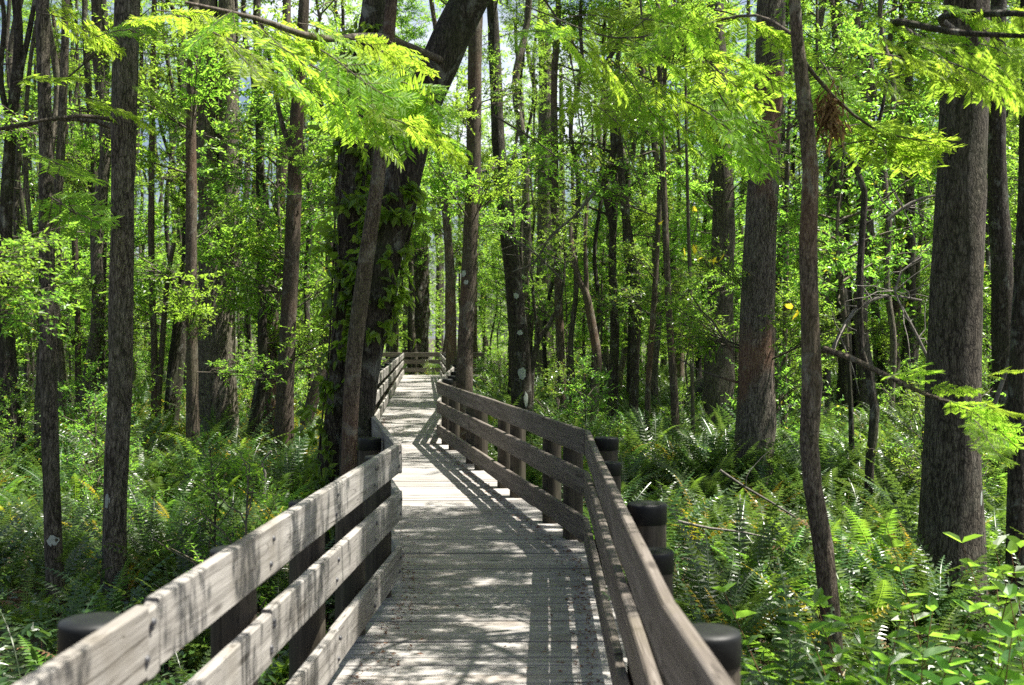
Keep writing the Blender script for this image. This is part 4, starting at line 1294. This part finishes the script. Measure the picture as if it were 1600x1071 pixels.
sp = [(x, y, rf.uniform(0.85, 1.35), rf.uniform(0, 6.28), (int(rf.integers(6)), int(rf.integers(3)))) for x, y in scatter(rf, 96, 25, 74, 1.3, 1.7, 1.8) if not (-660 < FPX * x / y < -330 and rf.random() < 0.85)]
copies('woodland_tree', 'slim trunk among the crowded background trees on the left', 'slim trunk among the crowded background trees on the right', 'tree', 'background trees', sp, mk_back)
sp = [(x, y, rf.uniform(0.55, 1.3), rf.uniform(0, 6.28), (int(rf.integers(3)), int(rf.integers(5)))) for x, y in scatter(rf, 160, 16, 60, 1.5, 1.1, 1.7, keep=1.0) if not (-640 < FPX * x / y < -380 and y > 24 and rf.random() < 0.45)]
copies('leafy_sapling', 'leafy sapling in the understory left of the boardwalk', 'leafy sapling in the understory right of the boardwalk', 'sapling', 'understory saplings', sp, mk_und)
sp = [(x, y, rf.uniform(0.6, 1.1) * (0.62 if y < 12 else 1), rf.uniform(0, 6.28), int(rf.integers(3))) for x, y in scatter(rf, 112, 7.5, 48, 1.25, 0.9, 1.5, keep=0.7)]
copies('leafy_shrub', 'low leafy shrub among ferns left of the boardwalk', 'low leafy shrub among ferns right of the boardwalk', 'shrub', 'low shrubs in the fern beds', sp, mk_shr)

THN = [stem_mesh(rf, 11.5, r, le, 7, b) for r, le, b in [(.06, .03, B_OAK), (.085, -.04, B_CYP), (.11, .015, B_CYP), (.07, .07, B_OAK)]]
def mk_thin(r, kind):
    me, top = THN[kind]
    return [link('trunk', me, r), link('crown', UND[3 + kind % 2], r, (top[0], top[1], 11.0), (0, 0, 0), 0.6)]
sp = [(x, y, rf.uniform(0.85, 1.25), rf.uniform(0, 6.28), int(rf.integers(4))) for x, y in scatter(rf, 130, 19, 55, 1.2, 1.0, 1.7)]
copies('slim_tree', 'bare slender stem among the mid distance trees on the left', 'bare slender stem among the mid distance trees on the right', 'tree', 'slender mid distance stems', sp, mk_thin)

for lab, x, z, k, sc in (('yellow green bush rising just behind the near left railing', 395, 7.6, 2, 0.78), ('small leafy bush left of the golden fern behind the left railing', 330, 9.5, 1, 0.66)):
    p = px(x, 600, z)
    r = thing('leafy_bush', lab, 'bush', (p[0], p[1], GROUND), rf.uniform(0, 6.28), None, sc)
    link('foliage', SHR[k], r)

# near shrubs with broad leaves
UPR = [upright(rf, 17, 1.1, 8, 0.165, 0.085, 0.50).mesh('foliage', [L_BRD, L_FRB]) for _ in range(2)]
for lab, x, y, z, sc in (('broad leaved shrub with reddish stems at the bottom right corner', 1530, 1071, 4.8, 1.0),
                         ('broad leaved shrub beside the foot of the reddish sapling', 1400, 1071, 5.0, 0.95),
                         ('broad leaved shrub at the right edge below the largest cypress', 1610, 1071, 5.8, 1.05),
                         ('small broad leaved shrub just right of the last black capped post', 1270, 1071, 4.9, 0.74)):
    p = px(x, y, z)
    r = thing('broadleaf_shrub', lab, 'shrub', (p[0], p[1], GROUND), rf.uniform(0, 6.28), None, sc)
    link('foliage', UPR[int(rf.integers(2))], r)
# ---------------------------------------------------------------- ferns
kinds = ['dark'] * 66 + ['light'] * 14 + ['yellow'] * 11 + ['brown'] * 9
words_ = {'dark': 'dark green fern', 'light': 'light green fern', 'yellow': 'yellowing fern', 'brown': 'withered brown fern'}
kind_coll = {}
near = scatter(rf, 285, 3.6, 17.0, 0.75, 0.30, 1.8, 0.52)
near.sort(key=lambda q: q[1])
protos = []
seen = set()
for i, (x, z) in enumerate(near):
    kd = kinds[int(rf.integers(100))]
    if kd == 'dark' and rf.random() < 0.25 and x > 2 and z > 9: kd = 'light'
    me = FERNS[kd][int(rf.integers(len(FERNS[kd])))]
    o = link('fern', me)
    o.location = (x, z, GROUND + 0.02)
    s = rf.uniform(0.62, 1.05) * (1.15 if x > 0 and z > 5 else 1.0)
    o.scale = (s, s, s * rf.uniform(0.9, 1.15))
    o.rotation_euler = (rf.normal(0, 0.08), rf.normal(0, 0.08), rf.uniform(0, 6.28))
    side = 'left' if x < xl(z) else 'right'
    tag(o, f'{words_[kd]} in the fern bed {side} of the boardwalk', 'fern', f'{words_[kd]}s in the bed {side} of the walk')
    if me.name not in seen:
        seen.add(me.name)
        protos.append(o)
yf = link('fern', FERNS['yellow'][0]); p = px(452, 790, 11.0); yf.location = (p[0], p[1], GROUND + 0.10); yf.scale = (0.9, 0.9, 1.25)
tag(yf, 'bright golden fern just above the near left railing', 'fern')
lf = link('fern', FERNS['light'][0]); p = px(1330, 700, 18.0); lf.location = (p[0], p[1], GROUND + 0.1); lf.scale = (1.9, 1.9, 1.35)
tag(lf, 'glowing light green fern clump between sapling and crooked stem', 'fern')


def instanced(name, label, pts, rots, scs, idx, objs):
    """one object whose points carry copies of the given objects"""
    coll = bpy.data.collections.new(name + '_kinds')
    C.children.link(coll)
    for o in objs: coll.objects.link(o); C.objects.unlink(o)
    me = bpy.data.meshes.new(name)
    me.vertices.add(len(pts))
    me.vertices.foreach_set('co', np.asarray(pts, np.float32).ravel())
    for nm, typ, key, arr in (('turn', 'FLOAT_VECTOR', 'vector', rots), ('size', 'FLOAT_VECTOR', 'vector', scs), ('pick', 'INT', 'value', idx)):
        a = me.attributes.new(nm, typ, 'POINT')
        a.data.foreach_set(key, np.asarray(arr, np.int32 if typ == 'INT' else np.float32).ravel())
    me.update()
    ob = link(name, me)
    nt = bpy.data.node_groups.new(name, 'GeometryNodeTree')
    nt.interface.new_socket('Geometry', in_out='INPUT', socket_type='NodeSocketGeometry')
    nt.interface.new_socket('Geometry', in_out='OUTPUT', socket_type='NodeSocketGeometry')
    gi, go = nt.nodes.new('NodeGroupInput'), nt.nodes.new('NodeGroupOutput')
    ci = nt.nodes.new('GeometryNodeCollectionInfo')
    ci.inputs['Collection'].default_value = coll
    ci.inputs['Separate Children'].default_value = True
    ci.inputs['Reset Children'].default_value = True
    ip = nt.nodes.new('GeometryNodeInstanceOnPoints')
    ip.inputs['Pick Instance'].default_value = True
    def attr(nm, t):
        n = nt.nodes.new('GeometryNodeInputNamedAttribute')
        n.data_type = t
        n.inputs['Name'].default_value = nm
        return [s for s in n.outputs if s.enabled and s.name == 'Attribute'][0]
    L_ = nt.links.new
    L_(gi.outputs[0], ip.inputs['Points'])
    L_(ci.outputs[0], ip.inputs['Instance'])
    L_(attr('pick', 'INT'), ip.inputs['Instance Index'])
    L_(attr('turn', 'FLOAT_VECTOR'), ip.inputs['Rotation'])
    L_(attr('size', 'FLOAT_VECTOR'), ip.inputs['Scale'])
    L_(ip.outputs[0], go.inputs[0])
    md = ob.modifiers.new('scatter', 'NODES')
    md.node_group = nt
    tag(ob, label, 'ground cover', None, 'stuff')
    return ob


# ferns too many to count, beyond the near beds
pts = []
for _ in range(9000):
    z = (15.0 ** 1.7 + rf.random() * (64 ** 1.7 - 15.0 ** 1.7)) ** (1 / 1.7)
    x = rf.uniform(-0.52, 0.52) * z
    if clear_of_walk(x, z, 0.75) and not (45.0 < z < 48.5): pts.append((x, z, GROUND + 0.02))
    if len(pts) >= 4200: break
pts = np.array(pts)
n = len(pts)
s = rf.uniform(0.75, 1.4, n)
names = [o.data.materials[0].name for o in protos]
order = sorted(range(len(protos)), key=lambda k: protos[k].name)
wts = np.array([{'fern_frond': 24, 'fern_frond_light': 20, 'fern_frond_yellow': 9, 'fern_frond_brown': 5}[names[k]] for k in order], float)
idx = rf.choice(len(order), n, p=wts / wts.sum())
yk = [k for k in range(len(order)) if names[order[k]] == 'fern_frond_yellow'][0]
zone = (pts[:, 0] < -3) & (pts[:, 1] > 18) & (pts[:, 1] < 34) & (rf.random(n) < 0.4)
idx = np.where(zone, yk, idx)
instanced('fern_undergrowth', 'dense bed of ferns carpeting the forest floor under the far trees', pts, np.c_[np.zeros((n, 2)), rf.uniform(0, 6.28, n)], np.c_[s, s, s * rf.uniform(.85, 1.2, n)], idx, protos)

# low leaves between the ferns
m = 46000
zz = (3.2 ** 1.6 + rf.random(m) * (34 ** 1.6 - 3.2 ** 1.6)) ** (1 / 1.6)
xx = rf.uniform(-0.54, 0.54, m) * zz
ok = (xx < xl(zz) - 0.25) | (xx > xr(zz) + 0.25)
xx, zz = xx[ok], zz[ok]
m = len(xx)
hh = GROUND + 0.05 + rf.beta(1.2, 3, m) * 0.5
g = Geo()
A = np.c_[xx + rf.normal(0, .05, m), zz + rf.normal(0, .05, m), np.full(m, GROUND - 0.02)]
B = np.c_[xx, zz, hh]
twig_cones(g, A[::2], B[::2], 0.003, 1)
k = 3
leaves(g, np.repeat(B, k, 0) + rf.normal(0, .03, (m * k, 3)), rf.normal(0, 1, (m * k, 3)) * [1, 1, .35], rf.normal(0, .4, (m * k, 3)) + [0, 0, 1], rf.uniform(.04, .13, m * k), rf.uniform(.02, .05, m * k), 0, .12, .15, True)
tag(link('low_plants', g.mesh('low_plants', [L_FRN, L_FRB])), 'small leafy plants filling the gaps between the ferns', 'ground cover', None, 'stuff')

# the far wood that reads as one mass
g = Geo()
cl = []
for kk in range(2700):
    z = rf.uniform(62, 105) if kk < 1600 else rf.uniform(105, 128)
    x = rf.uniform(-0.58, 0.58) * z
    if kk % 2 and -0.40 < x / z < -0.20: continue
    h = 25 * rf.random() ** (1.3 if kk < 1600 else 1.5)
    if h > 7.5 and rf.random() < (0.72 if x < -4 else 0.5): continue
    cl.append((x, z, GROUND + h))
cl = np.array(cl)
m = 75
P = (cl[:, None, :] + rf.normal(0, 1, (len(cl), m, 3)) * np.array([0.95, 0.95, 0.65])).reshape(-1, 3)
leaves(g, P, rf.normal(0, 1, P.shape) * [1, 1, .5], rf.normal(0, 0.6, P.shape) + [0, 0, 1], rf.uniform(0.14, 0.34, len(P)), rf.uniform(0.08, 0.17, len(P)), 0, 0.1, 0.1, False)
for _ in range(70):
    z = rf.uniform(62, 105); x = rf.uniform(-0.55, 0.55) * z; r = rf.uniform(0.1, 0.3)
    tube(g, [(x, z, GROUND), (x + rf.normal(0, .4), z, 8), (x + rf.normal(0, .8), z, 19)], [r, r * .8, r * .4], 7, 1, rf, 0.05)
tag(link('far_woods', g.mesh('far_woods', [L_CAN, B_OAK])), 'bright green distant wood closing the view behind the trees', 'woods', None, 'stuff')
